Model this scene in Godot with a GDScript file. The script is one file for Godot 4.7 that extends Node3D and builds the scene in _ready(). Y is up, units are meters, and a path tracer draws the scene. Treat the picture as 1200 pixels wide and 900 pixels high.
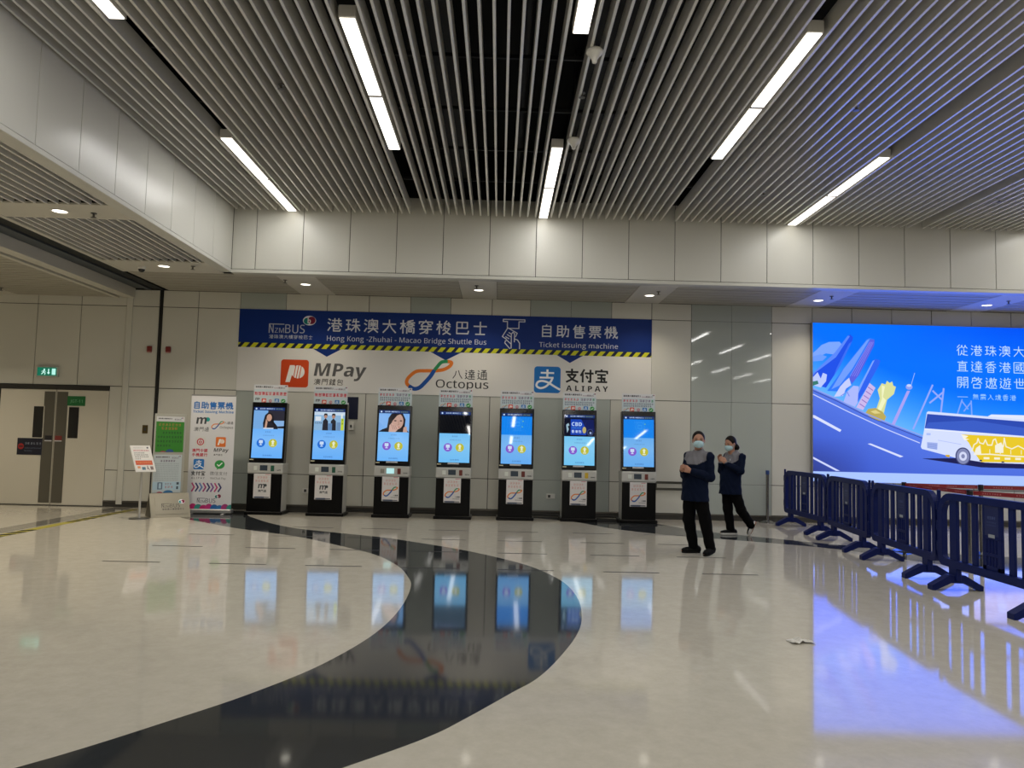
extends Node3D
# A bus ticket hall: seven ticket machines under a blue sign, a slatted ceiling with light strips, an advertising lightbox.
# x runs right, y up, the camera looks along -z. Metres.

const HC := 5.13      # underside of the ceiling slats
const HS := 4.08      # underside of the lower ceilings
const ZW := -14.8     # face of the far wall
const ZF := -12.92    # face of the upper wall over the ticket machines
const XF := -4.5      # face of the upper wall on the left
const ZE := 18.0      # far end behind the camera
const XE := 16.6      # right end of the hall
const XL := -11.6     # left end of the side bay

var mats := {}
var shapes := {}
var taken := {}


func _ready() -> void:
	setup_camera()
	setup_lights()
	build_shell()
	build_ceiling()
	build_low_ceilings()
	build_floor_marks()
	build_wall_sign()
	build_lightbox()
	build_kiosks()
	build_door_side()
	build_stands()
	build_barriers()
	build_people()
	build_small_things()


func setup_camera() -> void:
	var cam := Camera3D.new()
	cam.name = "camera"
	cam.position = Vector3(0, 1.45, 0)
	cam.rotation_order = EULER_ORDER_YXZ
	cam.rotation_degrees = Vector3(3.937, -0.87, 1.376)
	cam.fov = rad_to_deg(2.0 * atan(450.0 / 920.0))
	cam.near = 0.05
	cam.far = 200.0
	add_child(cam)
	cam.current = true


func setup_lights() -> void:
	var env := Environment.new()
	env.background_mode = Environment.BG_COLOR
	env.background_color = Color(0, 0, 0)
	env.tonemap_mode = Environment.TONE_MAPPER_LINEAR
	env.tonemap_exposure = 1.0
	env.sdfgi_enabled = true
	env.ssao_enabled = true
	env.ssil_enabled = true
	var we := WorldEnvironment.new()
	we.name = "environment"
	we.environment = env
	add_child(we)


# ---------------------------------------------------------------- helpers
class Mb:
	var v := PackedVector3Array()
	var n := PackedVector3Array()
	var t := PackedVector2Array()
	var c := PackedColorArray()
	var colored := false

	func tri(a: Vector3, b: Vector3, d: Vector3, na: Vector3, nb: Vector3, nd: Vector3, ta := Vector2.ZERO, tb := Vector2.ZERO, td := Vector2.ZERO) -> void:
		if (b - a).cross(d - a).dot(na + nb + nd) > 0.0:
			v.append_array([a, d, b])
			n.append_array([na, nd, nb])
			t.append_array([ta, td, tb])
		else:
			v.append_array([a, b, d])
			n.append_array([na, nb, nd])
			t.append_array([ta, tb, td])

	func quad(a: Vector3, b: Vector3, d: Vector3, e: Vector3, nn: Vector3, uv := Rect2(0, 0, 1, 1)) -> void:
		# a top left, b top right, d bottom right, e bottom left as seen from the front
		var p := uv.position
		var q := uv.end
		tri(a, b, d, nn, nn, nn, p, Vector2(q.x, p.y), q)
		tri(a, d, e, nn, nn, nn, p, q, Vector2(p.x, q.y))

	func box(at: Vector3, size: Vector3, ch := 0.0, bas := Basis.IDENTITY) -> void:
		var h := size / 2.0
		ch = minf(ch, 0.45 * minf(size.x, minf(size.y, size.z)))
		var i := h - Vector3(ch, ch, ch)
		for ax in 3:
			var bx := (ax + 1) % 3
			var cx := (ax + 2) % 3
			for s in [-1.0, 1.0]:
				var nn := Vector3.ZERO
				nn[ax] = s
				var p := []
				for k in [[-1, 1], [1, 1], [1, -1], [-1, -1]]:
					var w := Vector3.ZERO
					w[ax] = s * h[ax]
					w[bx] = k[0] * i[bx]
					w[cx] = k[1] * i[cx]
					p.append(at + bas * w)
				quad(p[0], p[1], p[2], p[3], bas * nn)
			if ch > 0.0:
				for s in [-1.0, 1.0]:
					for r in [-1.0, 1.0]:
						var nn := Vector3.ZERO
						nn[bx] = s
						nn[cx] = r
						var p := []
						for k in [[0, -1], [0, 1], [1, 1], [1, -1]]:
							var w := Vector3.ZERO
							w[ax] = k[1] * i[ax]
							w[bx] = s * (h[bx] if k[0] == 0 else i[bx])
							w[cx] = r * (i[cx] if k[0] == 0 else h[cx])
							p.append(at + bas * w)
						quad(p[0], p[1], p[2], p[3], bas * nn.normalized())
		if ch > 0.0:
			for sx in [-1.0, 1.0]:
				for sy in [-1.0, 1.0]:
					for sz in [-1.0, 1.0]:
						var s := Vector3(sx, sy, sz)
						var nn: Vector3 = bas * s.normalized()
						tri(at + bas * (s * Vector3(h.x, i.y, i.z)), at + bas * (s * Vector3(i.x, h.y, i.z)), at + bas * (s * Vector3(i.x, i.y, h.z)), nn, nn, nn)

	func prism(poly: PackedVector2Array, z0: float, z1: float, xf := Transform3D.IDENTITY) -> void:
		var ids := Geometry2D.triangulate_polygon(poly)
		for zz in [z0, z1]:
			var nn: Vector3 = xf.basis * Vector3(0, 0, 1 if zz == maxf(z0, z1) else -1)
			for k in range(0, ids.size(), 3):
				var p := []
				for j in 3:
					var q := poly[ids[k + j]]
					p.append(xf * Vector3(q.x, q.y, zz))
				tri(p[0], p[1], p[2], nn, nn, nn)
		var area := 0.0
		for k in poly.size():
			var a := poly[k]
			var b := poly[(k + 1) % poly.size()]
			area += a.x * b.y - b.x * a.y
		for k in poly.size():
			var a := poly[k]
			var b := poly[(k + 1) % poly.size()]
			var d := (b - a).normalized()
			var o := Vector3(d.y, -d.x, 0) * signf(area)
			quad(xf * Vector3(a.x, a.y, z1), xf * Vector3(b.x, b.y, z1), xf * Vector3(b.x, b.y, z0), xf * Vector3(a.x, a.y, z0), xf.basis * o)

	func tube(path: Array, rad: Array, seg := 12, caps := true) -> void:
		# a round bar along path; rad has one radius for each point
		var rings := []
		var norms := []
		var side := Vector3.ZERO
		for k in path.size():
			var d: Vector3 = (path[mini(k + 1, path.size() - 1)] - path[maxi(k - 1, 0)])
			d = d.normalized()
			if side == Vector3.ZERO:
				side = d.cross(Vector3.UP if absf(d.y) < 0.9 else Vector3.RIGHT).normalized()
			side = (side - d * side.dot(d)).normalized()
			var up := d.cross(side)
			var ring := []
			var nr := []
			for j in seg:
				var a := TAU * j / seg
				var o: Vector3 = side * cos(a) + up * sin(a)
				ring.append(path[k] + o * rad[k])
				nr.append(o)
			rings.append(ring)
			norms.append(nr)
		for k in path.size() - 1:
			for j in seg:
				var j2 := (j + 1) % seg
				tri(rings[k][j], rings[k][j2], rings[k + 1][j2], norms[k][j], norms[k][j2], norms[k + 1][j2])
				tri(rings[k][j], rings[k + 1][j2], rings[k + 1][j], norms[k][j], norms[k + 1][j2], norms[k + 1][j])
		if caps:
			for e in [0, path.size() - 1]:
				var d: Vector3 = (path[0] - path[1]).normalized() if e == 0 else (path[e] - path[e - 1]).normalized()
				for j in seg:
					tri(path[e], rings[e][j], rings[e][(j + 1) % seg], d, d, d)

	func lathe(prof: Array, at := Vector3.ZERO, seg := 24) -> void:
		# prof: [radius, height] pairs from one end to the other, flat between rings
		for k in prof.size() - 1:
			var a: Array = prof[k]
			var b: Array = prof[k + 1]
			var dr: float = b[0] - a[0]
			var dy: float = b[1] - a[1]
			if absf(dr) + absf(dy) < 1e-6:
				continue
			for j in seg:
				var a0 := TAU * j / seg
				var a1 := TAU * (j + 1) / seg
				var e0 := Vector3(cos(a0), 0, sin(a0))
				var e1 := Vector3(cos(a1), 0, sin(a1))
				var n0 := (e0 * dy - Vector3.UP * dr).normalized()
				var n1 := (e1 * dy - Vector3.UP * dr).normalized()
				var u := Vector3.UP
				tri(at + e0 * a[0] + u * a[1], at + e1 * a[0] + u * a[1], at + e1 * b[0] + u * b[1], n0, n1, n1)
				tri(at + e0 * a[0] + u * a[1], at + e1 * b[0] + u * b[1], at + e0 * b[0] + u * b[1], n0, n1, n0)

	func mesh(into: ArrayMesh = null) -> ArrayMesh:
		var m := into if into else ArrayMesh.new()
		var a := []
		a.resize(Mesh.ARRAY_MAX)
		a[Mesh.ARRAY_VERTEX] = v
		a[Mesh.ARRAY_NORMAL] = n
		a[Mesh.ARRAY_TEX_UV] = t
		if colored:
			a[Mesh.ARRAY_COLOR] = c
		m.add_surface_from_arrays(Mesh.PRIMITIVE_TRIANGLES, a)
		return m


func hexc(h: String) -> Color:
	return Color.html(h)


func mat(key: String, col := Color.WHITE, rough := 0.6, metal := 0.0, spec := 0.5) -> StandardMaterial3D:
	if not mats.has(key):
		var m := StandardMaterial3D.new()
		m.resource_name = key
		m.albedo_color = col
		m.roughness = rough
		m.metallic = metal
		m.metallic_specular = spec
		mats[key] = m
	return mats[key]


func glow(key: String, col: Color, energy: float) -> StandardMaterial3D:
	if not mats.has(key):
		var m := mat(key, Color(0.9, 0.9, 0.9), 0.4)
		m.emission_enabled = true
		m.emission = col
		m.emission_energy_multiplier = energy
	return mats[key]


func print_mat(key: String, tex: Texture2D, rough := 0.5) -> StandardMaterial3D:
	var m := mat(key, Color.WHITE, rough)
	m.albedo_texture = tex
	m.texture_repeat = false
	return m


func screen_mat(key: String, tex: Texture2D, energy: float, rough := 0.06) -> StandardMaterial3D:
	var m := mat(key, Color(0.02, 0.02, 0.025), rough)
	m.emission_enabled = true
	m.emission = Color.WHITE
	m.emission_operator = BaseMaterial3D.EMISSION_OP_MULTIPLY
	m.emission_texture = tex
	m.emission_energy_multiplier = energy
	m.texture_repeat = false
	return m


func numbered(called: String) -> String:
	var k: int = taken.get(called, 0)
	taken[called] = k + 1
	return called if k == 0 else "%s_%03d" % [called, k]


func tag(o: Node3D, label: String, category: String, group := "") -> void:
	o.set_meta("label", label)
	o.set_meta("category", category)
	if group:
		o.set_meta("group", group)


func thing(called: String, label: String, category: String, at := Vector3.ZERO, turn := 0.0, group := "") -> Node3D:
	var o := Node3D.new()
	o.name = numbered(called)
	add_child(o)
	o.position = at
	o.rotation.y = turn
	tag(o, label, category, group)
	return o


func setting(called: String) -> Node3D:
	var o := Node3D.new()
	o.name = called
	add_child(o)
	o.set_meta("kind", "structure")
	return o


func part(parent: Node, called: String, mesh: Mesh, m: Material, at := Vector3.ZERO, bas := Basis.IDENTITY) -> MeshInstance3D:
	var o := MeshInstance3D.new()
	o.name = called if parent != self else numbered(called)
	o.mesh = mesh
	o.transform = Transform3D(bas, at)
	if mesh is ArrayMesh and mesh.get_surface_count() > 1:
		o.set_surface_override_material(0, m)
	else:
		o.material_override = m
	parent.add_child(o, true)
	return o


func box_mesh(size: Vector3, ch := 0.0) -> ArrayMesh:
	var key := "box %.4f %.4f %.4f %.4f" % [size.x, size.y, size.z, ch]
	if not shapes.has(key):
		var b := Mb.new()
		b.box(Vector3.ZERO, size, ch)
		shapes[key] = b.mesh()
	return shapes[key]


func bpart(parent: Node, called: String, at: Vector3, size: Vector3, m: Material, ch := 0.0, bas := Basis.IDENTITY) -> MeshInstance3D:
	return part(parent, called, box_mesh(size, ch), m, at, bas)


func span(parent: Node, called: String, lo: Vector3, hi: Vector3, m: Material, ch := 0.0) -> MeshInstance3D:
	return bpart(parent, called, (lo + hi) / 2.0, hi - lo, m, ch)


# a flat sheet with a print on its +z face and plain edges and back
func sheet(parent: Node, called: String, at: Vector3, w: float, h: float, t: float, front: Material, rest: Material, uv := Rect2(0, 0, 1, 1), bas := Basis.IDENTITY) -> MeshInstance3D:
	var f := Mb.new()
	var x := w / 2.0
	var y := h / 2.0
	f.quad(Vector3(-x, y, t), Vector3(x, y, t), Vector3(x, -y, t), Vector3(-x, -y, t), Vector3(0, 0, 1), uv)
	var m := f.mesh()
	var r := Mb.new()
	r.quad(Vector3(x, y, 0), Vector3(-x, y, 0), Vector3(-x, -y, 0), Vector3(x, -y, 0), Vector3(0, 0, -1))
	r.quad(Vector3(-x, y, 0), Vector3(x, y, 0), Vector3(x, y, t), Vector3(-x, y, t), Vector3(0, 1, 0))
	r.quad(Vector3(-x, -y, 0), Vector3(x, -y, 0), Vector3(x, -y, t), Vector3(-x, -y, t), Vector3(0, -1, 0))
	r.quad(Vector3(x, y, 0), Vector3(x, y, t), Vector3(x, -y, t), Vector3(x, -y, 0), Vector3(1, 0, 0))
	r.quad(Vector3(-x, y, 0), Vector3(-x, y, t), Vector3(-x, -y, t), Vector3(-x, -y, 0), Vector3(-1, 0, 0))
	r.mesh(m)
	var o := MeshInstance3D.new()
	o.name = called if parent != self else numbered(called)
	o.mesh = m
	o.set_surface_override_material(0, front)
	o.set_surface_override_material(1, rest)
	o.transform = Transform3D(bas, at)
	parent.add_child(o, true)
	return o


func area_light(called: String, at: Vector3, rot: Vector3, size: Vector2, col: Color, energy: float, parent: Node) -> void:
	var l := AreaLight3D.new()
	l.name = called
	l.position = at
	l.rotation_degrees = rot
	l.area_size = size
	l.light_color = col
	l.light_energy = energy
	l.area_range = 60.0
	l.area_attenuation = 2.0
	l.shadow_enabled = true
	parent.add_child(l, true)


func spot_light(called: String, at: Vector3, col: Color, energy: float, angle: float, parent: Node) -> void:
	var l := SpotLight3D.new()
	l.name = called
	l.position = at
	l.rotation_degrees = Vector3(-90, 0, 0)
	l.light_color = col
	l.light_energy = energy
	l.light_size = 0.07
	l.spot_angle = angle
	l.spot_angle_attenuation = 0.8
	l.spot_range = 60.0
	l.spot_attenuation = 2.0
	l.shadow_enabled = true
	parent.add_child(l, true)


# ---------------------------------------------------------------- printing: flat artwork drawn into an image
class Pic:
	var im: Image
	var k: float       # image pixels to a unit
	var ss: int
	var off := Vector2.ZERO
	static var strokes := {}
	static var font_cache := {}

	func _init(w: float, h: float, px: int, bg: Color, over := 2) -> void:
		ss = over
		k = float(px * over) / w
		im = Image.create(px * over, int(round(h / w * px)) * over, false, Image.FORMAT_RGBA8)
		im.fill(bg)

	func texture() -> ImageTexture:
		var s := ss
		while s > 1:
			im.shrink_x2()
			s /= 2
		return ImageTexture.create_from_image(im)

	func raw(p: PackedVector2Array, c: Color) -> void:
		var y0 := 1e9
		var y1 := -1e9
		for q in p:
			y0 = minf(y0, q.y)
			y1 = maxf(y1, q.y)
		var w := im.get_width()
		var cnt := p.size()
		for y in range(maxi(0, int(ceil(y0 - 0.5))), mini(im.get_height() - 1, int(floor(y1 - 0.5))) + 1):
			var yc := y + 0.5
			var xs := []
			var a := p[cnt - 1]
			for q in p:
				if (a.y <= yc) != (q.y <= yc):
					xs.append(a.x + (yc - a.y) / (q.y - a.y) * (q.x - a.x))
				a = q
			xs.sort()
			for j in range(0, xs.size() - 1, 2):
				var x0 := maxi(0, int(ceil(xs[j] - 0.5)))
				var x1 := mini(w, int(ceil(xs[j + 1] - 0.5)))
				if x1 > x0:
					im.fill_rect(Rect2i(x0, y, x1 - x0, 1), c)

	func poly(nums: String, c: Color) -> void:
		var f := nums.split_floats(" ", false)
		var p := PackedVector2Array()
		for j in range(0, f.size() - 1, 2):
			p.append((Vector2(f[j], f[j + 1]) + off) * k)
		raw(p, c)

	func rect(x: float, y: float, w: float, h: float, c: Color) -> void:
		x += off.x
		y += off.y
		var a := Vector2i(int(round(x * k)), int(round(y * k)))
		var b := Vector2i(int(round((x + w) * k)), int(round((y + h) * k)))
		im.fill_rect(Rect2i(a, b - a).intersection(Rect2i(Vector2i.ZERO, im.get_size())), c)

	func oval(x: float, y: float, rx: float, ry: float, c: Color) -> void:
		var p := PackedVector2Array()
		for j in 32:
			p.append((Vector2(x + rx * cos(TAU * j / 32), y + ry * sin(TAU * j / 32)) + off) * k)
		raw(p, c)

	func rrect(x: float, y: float, w: float, h: float, r: float, c: Color) -> void:
		var p := PackedVector2Array()
		for q in [[x + w - r, y + h - r, 0], [x + r, y + h - r, 1], [x + r, y + r, 2], [x + w - r, y + r, 3]]:
			for j in 7:
				var a: float = PI / 2 * (q[2] + j / 6.0)
				p.append((Vector2(q[0] + r * cos(a), q[1] + r * sin(a)) + off) * k)
		raw(p, c)

	func line_px(p: PackedVector2Array, w: float, c: Color) -> void:
		for j in p.size() - 1:
			var d := (p[j + 1] - p[j]).normalized() * w / 2.0
			var o := Vector2(-d.y, d.x)
			var a := p[j] - d * 0.4
			var b := p[j + 1] + d * 0.4
			raw(PackedVector2Array([a + o, b + o, b - o, a - o]), c)
			if j > 0 and w > 2.5:
				var e := PackedVector2Array()
				for q in 8:
					e.append(p[j] + Vector2(cos(TAU * q / 8), sin(TAU * q / 8)) * w / 2.0)
				raw(e, c)

	func stroke(nums: String, w: float, c: Color) -> void:
		var f := nums.split_floats(" ", false)
		var p := PackedVector2Array()
		for j in range(0, f.size() - 1, 2):
			p.append((Vector2(f[j], f[j + 1]) + off) * k)
		line_px(p, w * k, c)

	func curve(nums: String, w: float, c: Color) -> void:
		# a smooth line through the points
		var f := nums.split_floats(" ", false)
		var cv := []
		for j in range(0, f.size() - 1, 2):
			cv.append((Vector2(f[j], f[j + 1]) + off) * k)
		var p := PackedVector2Array()
		for j in cv.size() - 1:
			var a: Vector2 = cv[maxi(j - 1, 0)]
			var d: Vector2 = cv[mini(j + 2, cv.size() - 1)]
			for q in 8:
				p.append(cv[j].cubic_interpolate(cv[j + 1], a, d, q / 8.0))
		p.append(cv[-1])
		line_px(p, w * k, c)

	# Chinese writing from its strokes, a 100 x 100 box to a character
	func han(s: String, x: float, y: float, size: float, pitch: float, c: Color, weight := 8.0, slant := 0.0) -> void:
		for j in s.length():
			var ch := s[j]
			if strokes.has(ch):
				for st in strokes[ch].split("/"):
					var f: PackedFloat64Array = st.split_floats(" ", false)
					var p := PackedVector2Array()
					for q in range(0, f.size() - 1, 2):
						var lx: float = f[q] + slant * (100.0 - f[q + 1])
						p.append((Vector2(x + j * pitch + lx * size / 100.0, y + f[q + 1] * size / 100.0) + off) * k)
					line_px(p, weight * size / 100.0 * k, c)

	# print too small to read: rows of stroke clusters
	func fine(x: float, y: float, size: float, count: int, c: Color, seed_ := 1, pitch := 0.0) -> void:
		var r := RandomNumberGenerator.new()
		r.seed = seed_
		if pitch == 0.0:
			pitch = size * 1.12
		for j in count:
			var x0 := x + j * pitch
			for q in 3:
				var yy := y + size * (0.12 + 0.36 * q + r.randf_range(-0.06, 0.06))
				rect(x0 + size * r.randf_range(0.0, 0.15), yy, size * r.randf_range(0.6, 0.85), size * 0.13, c)
			for q in 1 + r.randi() % 2:
				rect(x0 + size * r.randf_range(0.1, 0.75), y + size * r.randf_range(0.0, 0.2), size * 0.13, size * r.randf_range(0.6, 0.85), c)

	func text(s: String, x: float, base: float, cap: float, c: Color, width := 0.0, bold := false, shear := 0.0, serif := false) -> void:
		var key := ("serif" if serif else "sans") + ("b" if bold else "")
		if not font_cache.has(key):
			var f := SystemFont.new()
			f.font_names = PackedStringArray(["Droid Serif" if serif else "Droid Sans"])
			f.font_weight = 700 if bold else 400
			var h := arrays("H", f)
			var lo := 1e9
			var hi := -1e9
			for q in h[0]:
				lo = minf(lo, q.y)
				hi = maxf(hi, q.y)
			font_cache[key] = [f, lo, hi - lo]
		var fc: Array = font_cache[key]
		var m := arrays(s, fc[0])
		var vs: PackedVector3Array = m[0]
		var ids: PackedInt32Array = m[1]
		var x0 := 1e9
		var x1 := -1e9
		for q in vs:
			x0 = minf(x0, q.x)
			x1 = maxf(x1, q.x)
		var sy: float = cap / fc[2]
		var sx: float = sy if width <= 0.0 else width / (x1 - x0)
		var out := PackedVector2Array()
		for q in vs:
			var dy: float = (q.y - fc[1]) * sy
			out.append((Vector2(x + (q.x - x0) * sx + dy * shear, base - dy) + off) * k)
		for j in range(0, ids.size() - 2, 3):
			raw(PackedVector2Array([out[ids[j]], out[ids[j + 1]], out[ids[j + 2]]]), c)

	static func arrays(s: String, f: Font) -> Array:
		var tm := TextMesh.new()
		tm.font = f
		tm.text = s
		tm.depth = 0.0
		tm.font_size = 64
		tm.pixel_size = 1.0
		tm.curve_step = 4.0
		tm.horizontal_alignment = HORIZONTAL_ALIGNMENT_LEFT
		var a := tm.get_mesh_arrays()
		var ids := PackedInt32Array()
		if a[Mesh.ARRAY_INDEX] != null and a[Mesh.ARRAY_INDEX].size():
			ids = a[Mesh.ARRAY_INDEX]
		else:
			ids = PackedInt32Array(range(a[Mesh.ARRAY_VERTEX].size()))
		return [a[Mesh.ARRAY_VERTEX], ids]


func stroke_table() -> void:
	var water := "10 12 24 20/6 36 20 44/8 88 22 66/"
	var wood := "4 30 38 30/21 8 21 94/20 34 4 66/24 36 38 54/"
	var walk := "10 10 20 20/6 36 20 36 10 62 20 74 6 90/18 80 40 92 96 92/"
	var gold := "24 4 4 32/26 6 44 28/14 32 36 32/8 50 42 50/24 32 24 88/12 60 16 74/38 60 32 74/4 90 44 86/"
	Pic.strokes = {
		"港": water + "34 22 92 22/50 8 50 42/76 8 76 42/30 42 96 42/48 42 32 62/78 42 96 60/44 58 76 58 76 74 44 74/44 58 44 90 84 90 88 78",
		"珠": "6 18 36 18/8 46 34 46/4 82 38 74/21 18 21 78/56 10 48 32/50 26 90 26/42 50 96 50/70 8 70 94/68 52 40 86/72 52 96 84",
		"澳": water + "58 6 52 16/36 60 36 16 90 16 90 60/63 22 63 56/44 40 82 40/48 26 54 34/78 26 72 34/60 42 46 54/66 42 80 54/30 68 96 68/64 58 60 74 32 94/66 70 94 92",
		"大": "8 36 92 36/50 8 50 36 38 62 10 92/52 38 66 64 92 92",
		"橋": wood + "86 8 50 16/44 24 96 24/68 14 44 42/72 26 94 42/56 36 82 36 82 48 56 48 56 36/46 94 46 58 92 58 92 90 84 92/58 68 78 68 78 82 58 82 58 68",
		"穿": "50 4 50 14/8 28 8 16 92 16 92 28/38 20 22 36/62 20 66 32 84 34/18 44 86 44/30 44 24 64/10 64 90 64/62 44 62 90 50 88/58 66 40 84 14 94",
		"梭": wood + "68 6 52 26 84 26/78 16 90 32/58 34 46 48/76 34 92 44/62 44 44 70/54 56 86 56 68 80 44 94/56 66 74 84 94 94",
		"巴": "16 12 84 12 84 50 16 50/50 12 50 50/16 12 16 86 88 86 92 68",
		"士": "8 36 92 36/50 6 50 88/20 88 80 88",
		"自": "50 4 42 16/20 16 80 16 80 94/20 16 20 94/20 40 80 40/20 64 80 64/20 90 80 90",
		"助": "12 12 44 12 44 82/12 12 12 82/12 34 44 34/12 56 44 56/4 84 50 76/52 34 92 34 88 88 76 86/70 8 70 40 64 66 46 94",
		"售": "30 4 10 36/22 22 22 60/22 20 92 20/22 34 86 34/22 47 86 47/22 60 94 60/56 8 56 60/58 4 62 16/24 70 76 70 76 94 24 94 24 70",
		"票": "8 10 92 10/38 10 38 38/62 10 62 38/14 22 86 22 86 38 14 38 14 22/20 50 80 50/6 64 94 64/50 64 50 94 40 92/30 72 12 90/68 72 90 88",
		"機": wood + "50 8 42 22 54 24 42 40 56 38/80 8 72 22 84 24 72 40 88 38/38 50 96 50/48 50 44 76 36 92/66 6 68 50 80 82 94 92 96 78/44 62 56 74/86 60 64 92/82 54 92 60",
		"八": "38 20 30 56 8 88/60 14 70 52 94 88",
		"達": walk + "44 14 88 14/66 4 66 28/34 28 96 28/50 32 54 42/82 32 76 42/40 46 92 46/42 58 90 58/34 72 96 72/66 46 66 84",
		"通": walk + "42 8 84 8 68 20/54 16 68 24/40 28 88 28 88 82 80 84/40 28 40 84/40 46 88 46/40 62 88 62/64 28 64 84",
		"支": "8 24 92 24/50 4 50 44/18 44 76 44 54 74 12 94/28 50 56 78 92 94",
		"付": "32 6 8 48/22 32 22 94/38 32 96 32/76 8 76 92 62 88/48 50 58 66",
		"宝": "50 4 50 14/10 32 10 16 90 16 90 32/22 40 78 40/24 64 76 64/50 40 50 90/12 90 88 90/64 70 74 80",
		"從": "28 6 8 30/30 28 6 56/20 46 20 94/48 8 38 32/48 18 60 34/76 8 66 32/76 18 92 34/64 40 64 88/64 60 90 60/46 52 44 74 32 92/42 74 60 88 96 92",
		"直": "10 16 90 16/50 4 50 28/24 28 76 28 76 86/24 28 24 86/24 43 76 43/24 58 76 58/24 73 76 73/6 88 94 88",
		"香": "78 6 20 14/8 28 92 28/50 10 50 56/46 30 8 56/54 30 92 56/26 58 74 58 74 94 26 94 26 58/26 76 74 76",
		"國": "8 8 92 8 92 94 8 94 8 8/20 28 80 28/26 42 48 42 48 58 26 58 26 42/20 74 52 68/60 16 64 54 80 80 84 70/78 42 56 80/68 16 76 22",
		"際": "10 8 10 94/10 8 34 8 22 34 34 54 14 60/52 6 40 34/44 14 60 14 40 46/76 8 96 8 80 34/70 14 96 46/50 46 86 46/42 58 94 58/68 58 68 92 60 90/52 70 40 84/82 70 94 84",
		"開": "8 8 42 8 42 40 8 40/8 8 8 94/8 24 42 24/58 8 92 8 92 92 84 92/58 8 58 40 92 40/58 24 92 24/24 54 76 54/18 70 82 70/40 54 36 84 24 94/62 54 62 94",
		"啓": "30 4 34 12/14 14 46 14 46 34/14 14 14 34 46 34/14 34 6 54/66 4 50 30/58 18 94 18/86 18 74 42 50 56/60 24 92 56/22 64 78 64 78 94 22 94 22 64",
		"遨": walk + "38 16 64 16/50 6 50 38/36 28 64 28/32 38 68 38/44 50 62 50 58 80 50 78/46 40 42 64 32 80/78 6 70 30/76 20 98 20/92 20 84 54 68 80/76 32 84 60 96 80",
		"遊": walk + "46 6 50 16/34 22 64 22/46 22 44 52 34 78/44 40 60 40 58 76 50 74/76 4 68 20/72 16 96 16/72 34 92 34 82 46/82 44 82 80 74 78/66 56 98 56",
		"世": "6 38 94 38/28 10 28 86 90 86/52 6 52 64/78 8 78 64/52 62 78 62",
		"界": "22 8 78 8 78 44 22 44 22 8/22 26 78 26/50 8 50 44/48 46 8 68/52 46 92 68/36 62 32 80 16 94/64 62 64 94",
		"門": "10 8 42 8 42 44 10 44/10 8 10 94/10 26 42 26/58 8 90 8 90 92 80 90/58 8 58 44 90 44/58 26 90 26",
		"錢": gold + "50 20 92 16/50 36 94 30/66 4 72 34 90 46/88 34 60 50/78 4 86 12/50 66 92 60/50 82 94 76/66 52 74 82 94 94 96 84/90 78 58 96",
		"包": "30 4 8 36/22 20 86 20 84 66 72 66/22 38 62 38 62 56 22 56/22 38 22 90 90 90 92 76",
		"微": "24 6 6 28/26 28 4 54/16 46 16 94/34 12 34 28 62 28 62 12/48 6 48 28/32 40 64 40/40 52 38 80 30 92/40 52 58 52 58 82 66 78/76 6 68 34/74 22 98 22/92 22 86 58 64 92/74 34 84 66 98 90",
		"信": "30 4 6 46/20 30 20 94/60 4 66 12/38 20 96 20/46 36 88 36/46 50 88 50/48 64 86 64 86 92 48 92 48 64",
		"手": "78 6 20 16/12 36 88 36/6 58 94 58/50 12 50 90 36 86",
		"銀": gold + "54 10 88 10 88 44 54 44/54 26 88 26/54 10 54 90 70 82/86 52 72 64/62 46 76 76 96 92",
		"行": "28 6 8 28/30 28 6 56/20 46 20 94/44 16 90 16/40 38 96 38/76 38 76 92 62 88",
		"中": "12 26 88 26 88 62 12 62 12 26/50 6 50 94",
		"無": "26 4 10 26/22 16 86 16/6 34 94 34/6 56 94 56/26 16 26 56/42 16 42 56/58 16 58 56/74 16 74 56/16 70 10 88/36 70 40 86/58 70 62 86/80 70 90 88",
		"需": "14 8 86 8/8 32 8 20 92 20 92 32/50 8 50 40/22 28 40 28/60 28 78 28/10 50 90 50/48 50 40 62/16 94 16 64 84 64 84 92/38 64 38 90/60 64 60 90",
		"入": "36 12 52 18 44 50 8 90/52 20 66 62 94 90",
		"境": "6 34 36 34/20 10 20 80/4 84 38 72/66 4 68 12/44 16 92 16/56 20 60 30/80 20 76 30/40 34 96 34/50 44 86 44 86 66 50 66 50 44/50 55 86 55/58 66 54 82 40 94/76 66 76 90 96 92 96 80",
	}


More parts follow.
